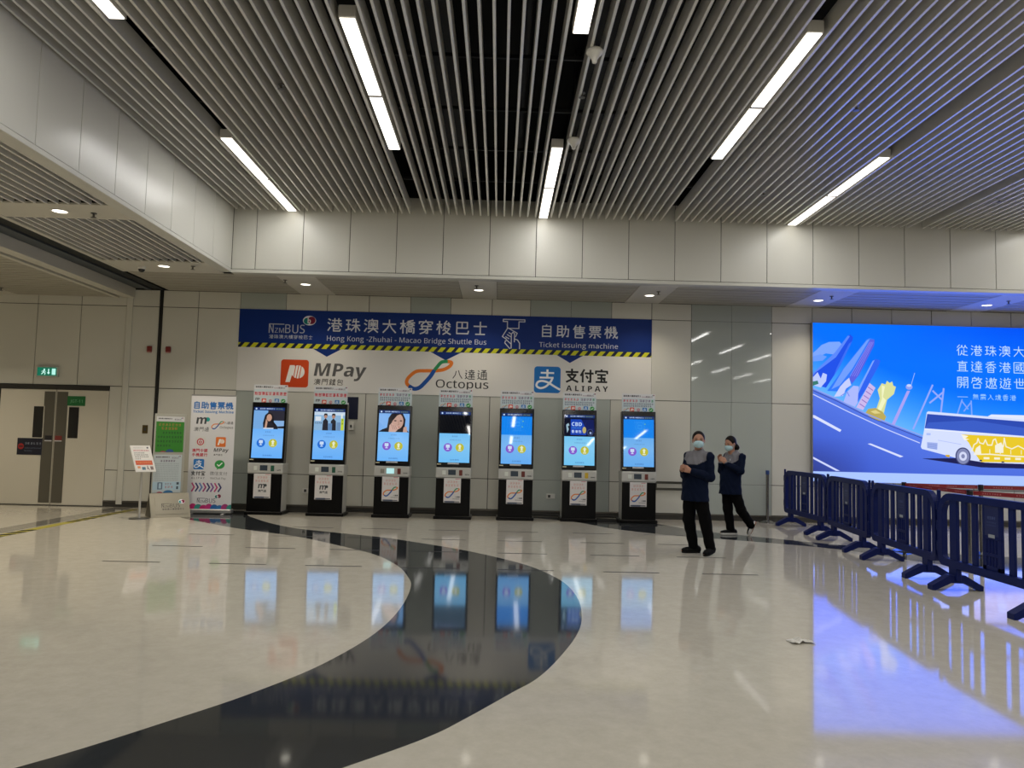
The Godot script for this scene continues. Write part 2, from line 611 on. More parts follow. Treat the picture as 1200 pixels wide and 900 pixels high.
# the bus company's mark: small grey block, BUS, a round badge; size is the width in units
func bus_mark(p: Pic, x: float, y: float, w: float, ink: Color, second_row := true) -> void:
	var s := w / 80.0
	p.stroke("%f %f %f %f %f %f %f %f" % [x, y + 17 * s, x, y + 33 * s, x, y + 17 * s, x + 7 * s, y + 33 * s], 1.8 * s, ink)
	p.stroke("%f %f %f %f" % [x + 7 * s, y + 17 * s, x + 7 * s, y + 33 * s], 1.8 * s, ink)
	p.stroke("%f %f %f %f" % [x, y + 17 * s, x + 27 * s, y + 17 * s], 1.8 * s, ink)
	p.text("ZM", x + 10 * s, y + 33 * s, 9 * s, ink, 17 * s)
	p.text("BUS", x + 29 * s, y + 33 * s, 16 * s, ink, 36 * s)
	if second_row:
		p.han("港珠澳大橋穿梭巴士", x, y + 36 * s, 8.2 * s, 9 * s, ink, 11)
	p.oval(x + 73 * s, y + 9 * s, 12 * s, 9 * s, hexc("e8e8ee"))
	p.oval(x + 69 * s, y + 10 * s, 6.5 * s, 6 * s, hexc("1c7c7a"))
	p.oval(x + 77 * s, y + 8.5 * s, 7 * s, 7 * s, hexc("7a1e3c"))
	p.text("b", x + 69.5 * s, y + 14 * s, 9 * s, hexc("f2f2f2"), 0.0, true)


# two-coloured ribbon loop of a card logo
func loop_mark(p: Pic, x: float, y: float, w: float) -> void:
	var s := w / 86.0
	var pts := func(a: Array) -> String:
		var o := ""
		for j in range(0, a.size(), 2):
			o += "%f %f " % [x + a[j] * s, y + a[j + 1] * s]
		return o
	var lw := w * 0.075
	p.curve(pts.call([52, 20, 70, 17, 82, 10, 85, 3, 76, 1]), lw, hexc("e07a2c"))
	p.curve(pts.call([76, 1, 66, 3, 58, 12, 52, 20]), lw, hexc("2f8f5a"))
	p.curve(pts.call([52, 20, 36, 20, 18, 22, 4, 34, 1, 44, 7, 51]), lw, hexc("e07a2c"))
	p.curve(pts.call([7, 51, 16, 55, 26, 52, 36, 42, 46, 30, 52, 20]), lw * 1.15, hexc("1d4fa0"))


func wallet_mark(p: Pic, x: float, y: float, w: float, col: Color) -> void:
	var s := w / 50.0
	p.rrect(x, y, w, w, 5 * s, col)
	p.poly("%f %f %f %f %f %f %f %f" % [x + 16 * s, y + 10 * s, x + 25 * s, y + 10 * s, x + 17 * s, y + 41 * s, x + 9 * s, y + 41 * s], hexc("f4f1ec"))
	p.oval(x + 31 * s, y + 22 * s, 12 * s, 12 * s, hexc("f4f1ec"))
	for j in 3:
		p.stroke("%f %f %f %f" % [x + (27 + 5 * j) * s, y + 10 * s, x + (23 + 5 * j) * s, y + 35 * s], 1.3 * s, col)


func pay_mark(p: Pic, x: float, y: float, w: float) -> void:
	p.rrect(x, y, w, w, w * 0.12, hexc("2273c0"))
	var s := w / 100.0
	var c := hexc("f4f6fa")
	var g := func(a: Array) -> String:
		var o := ""
		for j in range(0, a.size(), 2):
			o += "%f %f " % [x + a[j] * s, y + a[j + 1] * s]
		return o
	p.stroke(g.call([26, 24, 74, 24]), 7 * s, c)
	p.stroke(g.call([50, 12, 50, 40]), 8 * s, c)
	p.stroke(g.call([22, 42, 72, 42]), 7 * s, c)
	p.curve(g.call([70, 42, 62, 58, 44, 76, 24, 82, 10, 74, 14, 60, 30, 55, 52, 60, 76, 74, 98, 86]), 8 * s, c)


func tick_mark(p: Pic, x: float, y: float, w: float) -> void:
	p.oval(x + w * 0.5, y + w * 0.46, w * 0.5, w * 0.44, hexc("2f9a48"))
	p.poly("%f %f %f %f %f %f" % [x + w * 0.3, y + w * 0.8, x + w * 0.2, y + w * 1.0, x + w * 0.5, y + w * 0.86], hexc("2f9a48"))
	p.stroke("%f %f %f %f %f %f" % [x + w * 0.26, y + w * 0.46, x + w * 0.42, y + w * 0.62, x + w * 0.74, y + w * 0.3], w * 0.11, hexc("f4f8f4"))


func bank_mark(p: Pic, x: float, y: float, w: float, bg := "d8d8d6") -> void:
	p.rrect(x, y, w, w, w * 0.12, hexc(bg))
	p.oval(x + w * 0.5, y + w * 0.5, w * 0.34, w * 0.34, hexc("c0273a"))
	p.oval(x + w * 0.5, y + w * 0.5, w * 0.25, w * 0.25, hexc(bg))
	p.rect(x + w * 0.36, y + w * 0.42, w * 0.28, w * 0.2, hexc("c0273a"))
	p.rect(x + w * 0.43, y + w * 0.47, w * 0.14, w * 0.1, hexc(bg))
	p.rect(x + w * 0.475, y + w * 0.2, w * 0.05, w * 0.22, hexc("c0273a"))
	p.rect(x + w * 0.475, y + w * 0.62, w * 0.05, w * 0.2, hexc("c0273a"))


func pass_mark(p: Pic, x: float, y: float, w: float, dot := "1f9a94") -> void:
	# a slanted heavy m with a round dot
	var s := w / 80.0
	p.oval(x + 68 * s, y + 10 * s, 14 * s, 13 * s, hexc(dot))
	p.text("m", x, y + 38 * s, 52 * s, hexc("3c4146"), 60 * s, true, 0.12)


# ---------------------------------------------------------------- the setting
func panel_mat() -> StandardMaterial3D:
	return mat("painted panel", hexc("cccbc2"), 0.27, 0.0, 0.36)


func glass_mat() -> StandardMaterial3D:
	return mat("back painted glass", hexc("a9b0ab"), 0.03)


func joint_mat() -> StandardMaterial3D:
	return mat("dark joint", hexc("2c2a27"), 0.8)


func panel_grid(parent: Node, cols: Array, rows: Array, place: Callable, glassy: Callable, gap := 0.012) -> void:
	# one mesh to a panel; place(x, y) gives the centre of a panel
	for i in cols.size() - 1:
		for j in rows.size() - 1:
			var w: float = cols[i + 1] - cols[i] - gap
			var h: float = rows[j + 1] - rows[j] - gap
			var g: bool = glassy.call((cols[i] + cols[i + 1]) / 2.0)
			var xf: Transform3D = place.call((cols[i] + cols[i + 1]) / 2.0, (rows[j] + rows[j + 1]) / 2.0)
			if g:
				w += gap * 0.6
				h += gap * 0.6
			bpart(parent, "glass_panel" if g else "wall_panel", xf.origin, Vector3(w, h, 0.02), glass_mat() if g else panel_mat(), 0.002, xf.basis)


func build_shell() -> void:
	# floor
	var floor_ := setting("floor")
	var terrazzo := mat("terrazzo", Color.WHITE, 0.065)
	terrazzo.albedo_texture = speckle(hexc("beb8a9"), hexc("cdc7b9"), 11, 0.02)
	terrazzo.uv1_triplanar = true
	terrazzo.uv1_world_triplanar = true
	terrazzo.uv1_scale = Vector3(0.23, 0.23, 0.23)
	soft_relief(terrazzo)
	span(floor_, "slab", Vector3(XL - 0.3, -0.2, ZW - 0.3), Vector3(XE + 0.3, 0, ZE + 0.3), terrazzo)
	var dark := mat("dark terrazzo", Color.WHITE, 0.06)
	dark.albedo_texture = speckle(hexc("2c2f32"), hexc("36393b"), 23, 0.03)
	dark.uv1_triplanar = true
	dark.uv1_world_triplanar = true
	dark.uv1_scale = Vector3(0.31, 0.31, 0.31)
	soft_relief(dark)
	inlay(floor_, "dark_band", dark, "-3.3 -2.4  -2.62 -2.9  -2.01 -3.49  -1.58 -4.10  -1.32 -4.53  -1.07 -5.09  -0.87 -5.87  -0.79 -6.74  -0.81 -7.69  -0.91 -8.26  -1.10 -8.91  -1.46 -9.66  -2.00 -10.33  -2.77 -11.16  -3.52 -11.70  -3.99 -12.05  -4.60 -12.62  -5.20 -13.20  -5.75 -14.0  -6.0 -14.6",
		"-1.9 -2.4  -1.2 -2.98  -0.65 -3.53  -0.31 -3.90  -0.12 -4.19  0.11 -4.59  0.27 -4.87  0.43 -5.30  0.61 -5.92  0.71 -6.48  0.76 -7.27  0.69 -8.11  0.47 -8.86  0.19 -9.40  -0.34 -10.12  -0.93 -10.71  -1.59 -11.27  -2.30 -11.68  -2.99 -12.08  -3.54 -12.64  -4.02 -13.32  -4.35 -13.9  -4.5 -14.6")
	inlay(floor_, "dark_band", dark, "0.2 -14.75  1.04 -14.28  1.47 -13.85  1.88 -13.10  2.40 -12.55  3.00 -12.15  3.55 -11.90  4.42 -11.40  4.99 -10.90  5.40 -10.10  6.2 -9.5  9.0 -8.9",
		"1.9 -14.75  2.35 -14.55  2.83 -13.94  3.14 -13.35  3.54 -12.80  4.10 -12.32  4.59 -11.92  5.04 -11.58  5.73 -11.29  6.15 -11.0  6.75 -10.7  9.5 -10.3")
	var grey := mat("grey terrazzo", hexc("807d75"), 0.08)
	inlay(floor_, "grey_strip", grey, "-7.05 -14.75  -7.03 -12.5  -7.05 -8.0", "-6.68 -14.75  -6.68 -12.5  -6.70 -8.0")

	# far wall
	var wall := setting("wall_back")
	span(wall, "core", Vector3(XL - 0.3, 0, ZW - 0.3), Vector3(XE + 0.3, 6.5, ZW - 0.018), joint_mat())
	var here := func(x: float, y: float) -> Transform3D: return Transform3D(Basis.IDENTITY, Vector3(x, y, ZW - 0.01))
	var glassy := func(x: float) -> bool: return (x > -4.945 and x < -4.086) or (x > -1.733 and x < -0.973) or (x > 0.545 and x < 2.092) or (x > 3.62 and x < 5.157)
	var right_cols := [-6.40, -5.732, -4.945, -4.086, -3.311, -2.520, -1.733, -0.973, -0.186, 0.545, 1.318, 2.092, 2.860, 3.620, 4.390, 5.157, 5.940, 6.700, 7.470, 8.240, 9.010, 9.780, 10.550, 11.320, 12.090, 12.860, 13.630, 14.400, 15.170, 15.940, XE]
	var rows := [0.11, 0.677, 2.222, 3.762, 4.08]
	panel_grid(wall, right_cols, rows, here, glassy)
	panel_grid(wall, [XL, -10.35, -9.55, -8.735, -7.921, -7.073, -6.46], [2.240, 3.762, 4.08], here, glassy)
	panel_grid(wall, [XL, -10.35, -9.38], [0.11, 0.677, 2.240], here, glassy)
	panel_grid(wall, [-7.31, -7.073, -6.46], [0.11, 0.677, 2.240], here, glassy)
	var tp := setting("trim_3")
	bpart(tp, "pilaster", Vector3(-7.01, 2.0, ZW + 0.012), Vector3(0.11, 3.9, 0.03), panel_mat(), 0.004)
	bpart(tp, "shutter_guide", Vector3(-6.43, 2.04, ZW + 0.004), Vector3(0.05, 4.08, 0.03), mat("black rubber", hexc("161616"), 0.7))
	# skirting
	var skirt := setting("baseboard_back")
	var steel := mat("skirting steel", hexc("6b6862"), 0.3, 0.8)
	for r in [[XL, -9.38], [-7.31, -6.46], [-6.40, XE]]:
		span(skirt, "skirting_board", Vector3(r[0], 0, ZW - 0.018), Vector3(r[1], 0.085, ZW + 0.012), mat("dark skirting", hexc("35332f"), 0.4), 0.003)
		span(skirt, "skirting_cap", Vector3(r[0], 0.085, ZW - 0.018), Vector3(r[1], 0.108, ZW + 0.02), steel, 0.003)

	# upper walls above the lower ceilings
	var up := setting("wall_upper_back")
	span(up, "core", Vector3(XF - 0.2, HS + 0.05, ZF - 0.18), Vector3(XE + 0.3, 6.4, ZF - 0.018), joint_mat())
	var cols := [XF]
	for j in 28:
		var x := -4.11 + 0.7757 * j
		if x < XE:
			cols.append(x)
	cols.append(XE)
	var never := func(_x: float) -> bool: return false
	panel_grid(up, cols, [HS + 0.055, 5.42], func(x: float, y: float) -> Transform3D: return Transform3D(Basis.IDENTITY, Vector3(x, y, ZF - 0.01)), never, 0.010)
	span(up, "edge_trim", Vector3(XF, HS - 0.005, ZF - 0.18), Vector3(XE, HS + 0.05, ZF + 0.012), panel_mat(), 0.004)
	var ul := setting("wall_upper_left")
	span(ul, "core", Vector3(XF - 0.18, HS + 0.05, ZF - 0.18), Vector3(XF - 0.018, 6.4, ZE), joint_mat())
	var zc := [ZF]
	for j in 40:
		var z := -12.07 + 0.777 * j
		if z < ZE:
			zc.append(z)
	zc.append(ZE)
	panel_grid(ul, zc, [HS + 0.055, 5.42], func(z: float, y: float) -> Transform3D: return Transform3D(Basis(Vector3.UP, PI / 2), Vector3(XF - 0.01, y, z)), never, 0.010)
	span(ul, "edge_trim", Vector3(XF - 0.18, HS - 0.005, ZF + 0.012), Vector3(XF + 0.012, HS + 0.05, ZE), panel_mat(), 0.004)

	# walls that close the hall outside the picture
	var plain := mat("plain wall", hexc("cbc6b8"), 0.6)
	span(setting("wall_right"), "wall_face", Vector3(XE, 0, ZW), Vector3(XE + 0.3, 6.5, ZE + 0.3), plain)
	span(setting("wall_front"), "wall_face", Vector3(XL - 0.3, 0, ZE), Vector3(XE, 6.5, ZE + 0.3), plain)
	span(setting("wall_left"), "wall_face", Vector3(XL - 0.3, 0, ZW), Vector3(XL, 6.5, ZE), plain)


func speckle(a: Color, b: Color, seed_: int, freq: float) -> NoiseTexture2D:
	var n := FastNoiseLite.new()
	n.seed = seed_
	n.noise_type = FastNoiseLite.TYPE_SIMPLEX_SMOOTH
	n.frequency = freq
	n.fractal_octaves = 6
	n.fractal_gain = 0.8
	var t := NoiseTexture2D.new()
	t.width = 1024
	t.height = 1024
	t.seamless = true
	t.noise = n
	var g := Gradient.new()
	g.set_color(0, a)
	g.set_color(1, b)
	t.color_ramp = g
	return t


func soft_relief(m: StandardMaterial3D) -> void:
	# polished floors are never quite flat
	if not mats.has("relief"):
		var n := FastNoiseLite.new()
		n.seed = 5
		n.frequency = 0.012
		n.fractal_octaves = 2
		var t := NoiseTexture2D.new()
		t.width = 512
		t.height = 512
		t.seamless = true
		t.noise = n
		t.as_normal_map = true
		t.bump_strength = 1.0
		mats["relief"] = t
	m.normal_enabled = true
	m.normal_texture = mats["relief"]
	m.normal_scale = 0.006


func inlay(parent: Node, called: String, m: Material, left: String, right: String) -> void:
	# a thin strip of other stone laid in the floor between two edges given as x z pairs
	var p := PackedVector2Array()
	var l := smooth_line(left)
	var r := smooth_line(right)
	r.reverse()
	p.append_array(l)
	p.append_array(r)
	var b := Mb.new()
	var q := PackedVector2Array()
	for w in p:
		q.append(Vector2(w.x, -w.y))
	b.prism(q, -0.01, 0.0008, Transform3D(Basis(Vector3.RIGHT, -PI / 2), Vector3.ZERO))
	part(parent, called, b.mesh(), m)


func smooth_line(nums: String) -> PackedVector2Array:
	var f := nums.split_floats(" ", false)
	var c := []
	for j in range(0, f.size() - 1, 2):
		c.append(Vector2(f[j], f[j + 1]))
	var out := PackedVector2Array()
	for j in c.size() - 1:
		for k in 6:
			out.append(c[j].cubic_interpolate(c[j + 1], c[maxi(j - 1, 0)], c[mini(j + 2, c.size() - 1)], k / 6.0))
	out.append(c[-1])
	return out


const COL0 := 0.65      # x of the light column near the middle
const PITCH := 2.087    # between light columns


func build_ceiling() -> void:
	var c := setting("ceiling")
	var black := mat("black plenum", hexc("060606"), 0.9)
	span(c, "plenum_slab", Vector3(XL - 0.3, 6.3, ZW - 0.3), Vector3(XE + 0.3, 6.5, ZE + 0.3), black)
	span(c, "plenum_lining", Vector3(XF - 0.015, 5.44, ZF - 0.016), Vector3(XE, 6.3, ZF - 0.006), black)
	span(c, "plenum_lining", Vector3(XF - 0.016, 5.44, ZF), Vector3(XF - 0.006, 6.3, ZE), black)
	var slat := mat("slat", hexc("e2e0d9"), 0.28, 0.3)
	var sm := box_mesh(Vector3(0.027, 0.19, ZE - ZF - 0.06), 0.002)
	var step := PITCH / 16.0
	var z_mid := (ZE + ZF) / 2.0 + 0.02
	for n in range(-3, 8):
		for k in range(1, 16):
			var x := COL0 + PITCH * n + step * k
			if x > XF + 0.04 and x < XE - 0.05:
				part(c, "slat", sm, slat, Vector3(x, HC + 0.095, z_mid))
	var rail := mat("carrier", hexc("141415"), 0.6)
	for k in 23:
		span(c, "carrier_rail", Vector3(XF + 0.01, HC + 0.20, -11.72 + 1.3 * k), Vector3(XE - 0.01, HC + 0.24, -11.69 + 1.3 * k), rail)
	# services in the dark above the slats
	var duct := mat("plenum service", hexc("121214"), 0.6)
	span(c, "air_duct", Vector3(0.9, 5.75, -12.5), Vector3(1.7, 6.15, 14), duct, 0.01)
	span(c, "cable_tray", Vector3(-0.9, 5.6, -12.5), Vector3(-0.6, 5.68, 14), duct)
	for x in [-2.6, 0.2, 3.8]:
		var b := Mb.new()
		b.tube([Vector3(x, 5.8, -12.6), Vector3(x, 5.8, 14)], [0.05, 0.05], 10)
		part(c, "service_pipe", b.mesh(), duct)
	# light strips
	var names := {
		"-2 0": "twin light strip nearest the left upper wall, its far end at the panelled wall",
		"-2 1": "light strip cut by the top edge, nearest the left upper wall",
		"-1 0": "long twin light strip left of the middle, above the leftmost part of the dark ceiling",
		"0 0": "short-looking light strip at the far wall, just right of the middle",
		"0 1": "light strip cut by the top edge, right of the middle beside the cone speakers",
		"1 0": "longest light strip on the right half of the ceiling, running diagonally",
		"2 0": "light strip on the right ending at the far wall above the glass panel",
		"2 1": "light strip just entering at the right edge near the top",
	}
	var housing := mat("light housing", hexc("c9c6bf"), 0.5)
	var lens := glow("strip lens", Color(1.0, 0.97, 0.92), 3.2)
	for n in range(-2, 8):
		var x := COL0 + PITCH * n
		for j in 5:
			var z0 := (-12.89 if n % 2 == 0 else -9.93) + 6.0 * j
			if z0 + 3.2 > ZE - 0.2:
				continue
			var key := "%d %d" % [n, j]
			var t := thing("ceiling_light", names.get(key, "linear light strip in the slatted ceiling outside the picture"), "light", Vector3(x, HC, z0 + 1.6), 0.0, "light strips between the ceiling slats" if names.has(key) else "light strips outside the picture")
			bpart(t, "housing", Vector3(0, 0.055, 0), Vector3(0.15, 0.11, 3.21), housing, 0.003)
			for s in [-1.0, 1.0]:
				bpart(t, "light_lens", Vector3(0, -0.004, s * 0.8), Vector3(0.135, 0.012, 1.562), lens, 0.002)
			bpart(t, "joint_strip", Vector3(0, -0.003, 0), Vector3(0.14, 0.016, 0.05), mat("joint grey", hexc("8c8a86"), 0.6), 0.002)
			area_light("strip_light", Vector3(0, -0.014, 0.15), Vector3(-90, 0, 0), Vector2(0.13, 2.86), Color(1.0, 0.995, 0.985), 2.7, t)


func downlight(x: float, z: float, label: String, energy: float, y := HS) -> void:
	var t := thing("downlight", label, "light", Vector3(x, y, z), 0.0, "round downlights in the lower ceilings")
	var b := Mb.new()
	b.lathe([[0.085, 0.0], [0.108, 0.0], [0.112, -0.006], [0.098, -0.012], [0.085, -0.008]])
	part(t, "trim_ring", b.mesh(), mat("downlight ring", hexc("d8d5cc"), 0.4))
	var d := Mb.new()
	d.lathe([[0.0, -0.009], [0.06, -0.008], [0.086, -0.003]])
	part(t, "light_lens", d.mesh(), glow("downlight lens", Color(1.0, 0.97, 0.9), 4.0))
	spot_light("downlight_spot", Vector3(0, -0.03, 0), Color(1.0, 0.95, 0.86), energy, 62.0, t)


func sprinkler(x: float, y: float, z: float, label: String) -> void:
	var t := thing("sprinkler_head", label, "sprinkler", Vector3(x, y, z), 0.0, "sprinkler heads in the ceilings")
	var m := mat("sprinkler metal", hexc("6d6a64"), 0.35, 0.7)
	var b := Mb.new()
	b.lathe([[0.0, 0.0], [0.035, 0.0], [0.035, -0.008], [0.012, -0.01], [0.012, -0.05], [0.0, -0.05]], Vector3.ZERO, 14)
	part(t, "stem", b.mesh(), m)
	var d := Mb.new()
	d.lathe([[0.0, -0.05], [0.034, -0.052], [0.034, -0.056], [0.0, -0.058]], Vector3.ZERO, 14)
	part(t, "deflector", d.mesh(), m)


func build_low_ceilings() -> void:
	var strip := mat("strip ceiling", hexc("a39f92"), 0.5)
	var flat := mat("flat ceiling panel", hexc("c4c1b6"), 0.5)
	var back := mat("ceiling void", hexc("2b2a28"), 0.9)
	# between the far wall and the upper wall
	var s := setting("ceiling_soffit")
	span(s, "backing", Vector3(-6.35, HS + 0.06, ZW - 0.02), Vector3(XE, HS + 0.2, ZF - 0.18), back)
	var lamps := [-3.49, -0.425, 2.66, 5.746, 8.85, 11.95, 15.05]
	var x0 := -6.30
	for j in lamps.size() + 1:
		var x1: float = lamps[j] - 0.325 if j < lamps.size() else XE
		var z := ZW
		for k in 7:
			span(s, "ceiling_strip", Vector3(x0, HS, z + 0.004), Vector3(x1 - 0.006, HS + 0.02, z + 0.216), strip, 0.003)
			z += 0.2425
		if j < lamps.size():
			span(s, "ceiling_panel", Vector3(x1, HS - 0.004, ZW), Vector3(x1 + 0.65, HS + 0.02, ZF - 0.18), flat, 0.002)
			x0 = x1 + 0.656
	downlight(-3.49, -13.82, "round downlight above the left part of the blue sign", 1.5)
	downlight(-0.425, -13.92, "round downlight above the hand drawing on the blue sign", 1.5)
	downlight(2.66, -14.0, "round downlight above the right end of the blue sign", 1.5)
	downlight(5.746, -14.04, "round downlight in the blue lit ceiling above the lightbox's left edge", 1.5)
	downlight(8.85, -14.06, "round downlight at the right edge, above the lightbox", 1.5)
	downlight(11.95, -14.06, "round downlight outside the picture beyond the lightbox", 1.5)
	sprinkler(-3.75, HS - 0.004, -13.45, "sprinkler head beside the downlight above the left part of the blue sign")
	sprinkler(-0.45, HS - 0.004, -13.5, "sprinkler head beside the downlight above the hand drawing")
	sprinkler(2.74, HS - 0.004, -13.6, "sprinkler head beside the downlight above the right end of the blue sign")
	sprinkler(5.80, HS - 0.004, -13.6, "sprinkler head in the blue lit ceiling above the lightbox's left edge")
	sprinkler(8.95, HS - 0.004, -13.6, "sprinkler head in the blue lit ceiling at the right edge")

	# along the left upper wall
	var l := setting("ceiling_left")
	span(l, "backing", Vector3(-6.35, HS + 0.13, ZF - 0.18), Vector3(XF - 0.18, HS + 0.25, ZE), back)
	span(l, "ceiling_panel", Vector3(-6.35, HS, ZF - 0.175), Vector3(XF - 0.18, HS + 0.025, -12.27), flat, 0.002)
	span(l, "ceiling_panel", Vector3(-6.35, HS, -9.83), Vector3(XF - 0.18, HS + 0.025, -9.20), flat, 0.002)
	span(l, "ceiling_panel", Vector3(-6.35, HS, -6.78), Vector3(XF - 0.18, HS + 0.025, -6.15), flat, 0.002)
	span(l, "ceiling_panel", Vector3(-6.35, HS, -3.70), Vector3(XF - 0.18, HS + 0.025, ZE), flat, 0.002)
	span(l, "edge_strip", Vector3(-6.36, HS - 0.003, ZF - 0.175), Vector3(-6.28, HS + 0.13, -3.70), flat, 0.002)
	var slat := mat("slat", hexc("e2e0d9"), 0.28, 0.3)
	for r in [[-12.265, -9.835], [-9.195, -6.785], [-6.145, -3.705]]:
		var sm := box_mesh(Vector3(0.027, 0.11, r[1] - r[0]), 0.002)
		for k in 12:
			part(l, "slat", sm, slat, Vector3(-6.19 + 0.13 * k, HS + 0.056, (r[0] + r[1]) / 2.0))
	downlight(-5.42, -9.5, "round downlight in the left lower ceiling, nearest the left edge", 5.0)
	downlight(-5.46, -12.58, "round downlight in the left lower ceiling beside the dome camera", 5.0)
	downlight(-5.42, -6.45, "round downlight outside the picture over the left side", 5.0)
	sprinkler(-5.04, HS, -9.56, "sprinkler head in the left lower ceiling beside the nearest downlight")
	sprinkler(-4.98, HS, -12.54, "sprinkler head in the left lower ceiling at the corner of the upper wall")
	var cam := thing("dome_camera", "black dome camera on the left lower ceiling beside a downlight", "camera", Vector3(-5.86, HS, -12.68))
	var b := Mb.new()
	b.lathe([[0.0, 0.0], [0.06, 0.0], [0.062, -0.035], [0.05, -0.045]], Vector3.ZERO, 20)
	part(cam, "mount", b.mesh(), mat("white plastic", hexc("d9d8d2"), 0.5))
	var d := Mb.new()
	var prof := []
	for k in 7:
		prof.append([0.052 * cos(PI / 2 * k / 6.0), -0.043 - 0.05 * sin(PI / 2 * k / 6.0)])
	d.lathe(prof, Vector3.ZERO, 20)
	part(cam, "dome", d.mesh(), mat("smoked dome", hexc("141414"), 0.08))

	# roller shutter slot, bulkhead and the side bay's ceiling
	var tr := setting("trim_1")
	span(tr, "slot_back", Vector3(-6.94, HS + 0.10, ZW), Vector3(-6.35, HS + 0.25, ZE), back)
	var dark := mat("shutter rail dark", hexc("14171a"), 0.5, 0.0, 0.3)
	var mid := mat("shutter rail grey", hexc("40464c"), 0.45, 0.2)
	var xs := [-6.365, -6.45, -6.475, -6.60, -6.625, -6.74, -6.765, -6.925]
	for k in 4:
		span(tr, "shutter_rail", Vector3(xs[2 * k + 1], HS + 0.0 + (0.0 if k % 2 == 0 else 0.02), ZW), Vector3(xs[2 * k], HS + 0.10, ZE), dark if k < 2 else mid, 0.004)
	var bh := setting("trim_2")
	span(bh, "bulkhead", Vector3(-7.14, 3.92, ZW), Vector3(-6.93, HS + 0.25, ZE), flat, 0.004)
	span(bh, "slot_back", Vector3(-7.24, 4.16, ZW), Vector3(-7.14, HS + 0.25, ZE), mat("slot black", hexc("0c0c0c"), 0.9))
	var y := setting("ceiling_side_bay")
	span(y, "backing", Vector3(XL, 3.96, ZW), Vector3(-7.24, HS + 0.25, ZE), back)
	span(y, "edge_strip", Vector3(-7.31, 3.912, ZW), Vector3(-7.225, 4.0, ZE), flat, 0.004)
	for k in 44:
		var z := ZW + 0.194 * k
		span(y, "ceiling_strip", Vector3(-9.10, 3.926, z + 0.004), Vector3(-7.315, 3.945, z + 0.168), strip, 0.003)
	span(y, "ceiling_panel", Vector3(XL, 3.922, ZW), Vector3(-9.105, 3.945, ZE), flat, 0.002)
	span(y, "ceiling_panel", Vector3(-9.105, 3.922, ZW + 0.194 * 44), Vector3(-7.275, 3.945, ZE), flat, 0.002)
	downlight(-9.6, -12.6, "round downlight outside the picture over the side bay, near the double door", 6.0, 3.922)
	downlight(-9.6, -9.2, "round downlight outside the picture over the side bay, far from the double door", 6.0, 3.922)
	sprinkler(-9.0, 3.926, -14.1, "sprinkler head on the fine strip ceiling above the double door")

	# things that hang between the main slats
	for q in [[0.815, -7.18, "upper"], [0.83, -9.40, "lower"]]:
		var t := thing("cone_speaker", "white cone speaker hanging between slats, the %s of the two" % q[2], "speaker", Vector3(q[0], HC - 0.05, q[1]), 0.0, "white cone speakers")
		var k := Mb.new()
		k.lathe([[0.0, 0.06], [0.07, 0.055], [0.082, 0.04], [0.08, 0.02], [0.042, -0.02], [0.026, -0.05], [0.022, -0.075], [0.0, -0.085]], Vector3.ZERO, 24)
		part(t, "cone", k.mesh(), mat("white plastic", hexc("d9d8d2"), 0.5))
		var w := Mb.new()
		w.tube([Vector3(0, 0.058, 0), Vector3(0, 1.2, 0)], [0.006, 0.006], 8)
		part(t, "hanger_rod", w.mesh(), mat("sprinkler metal", hexc("6d6a64"), 0.35, 0.7))
	for q in [[-2.42, -8.19, "on the left half of the main ceiling"], [3.81, -8.28, "in the blue tinted part of the main ceiling, nearest"], [3.81, -11.29, "in the main ceiling near the light strip above the glass panel"], [7.32, -11.29, "in the main ceiling at the far right"], [0.80, -8.17, "hanging between the two cone speakers"]]:
		sprinkler(q[0], HC + 0.03, q[1], "sprinkler head " + q[2])


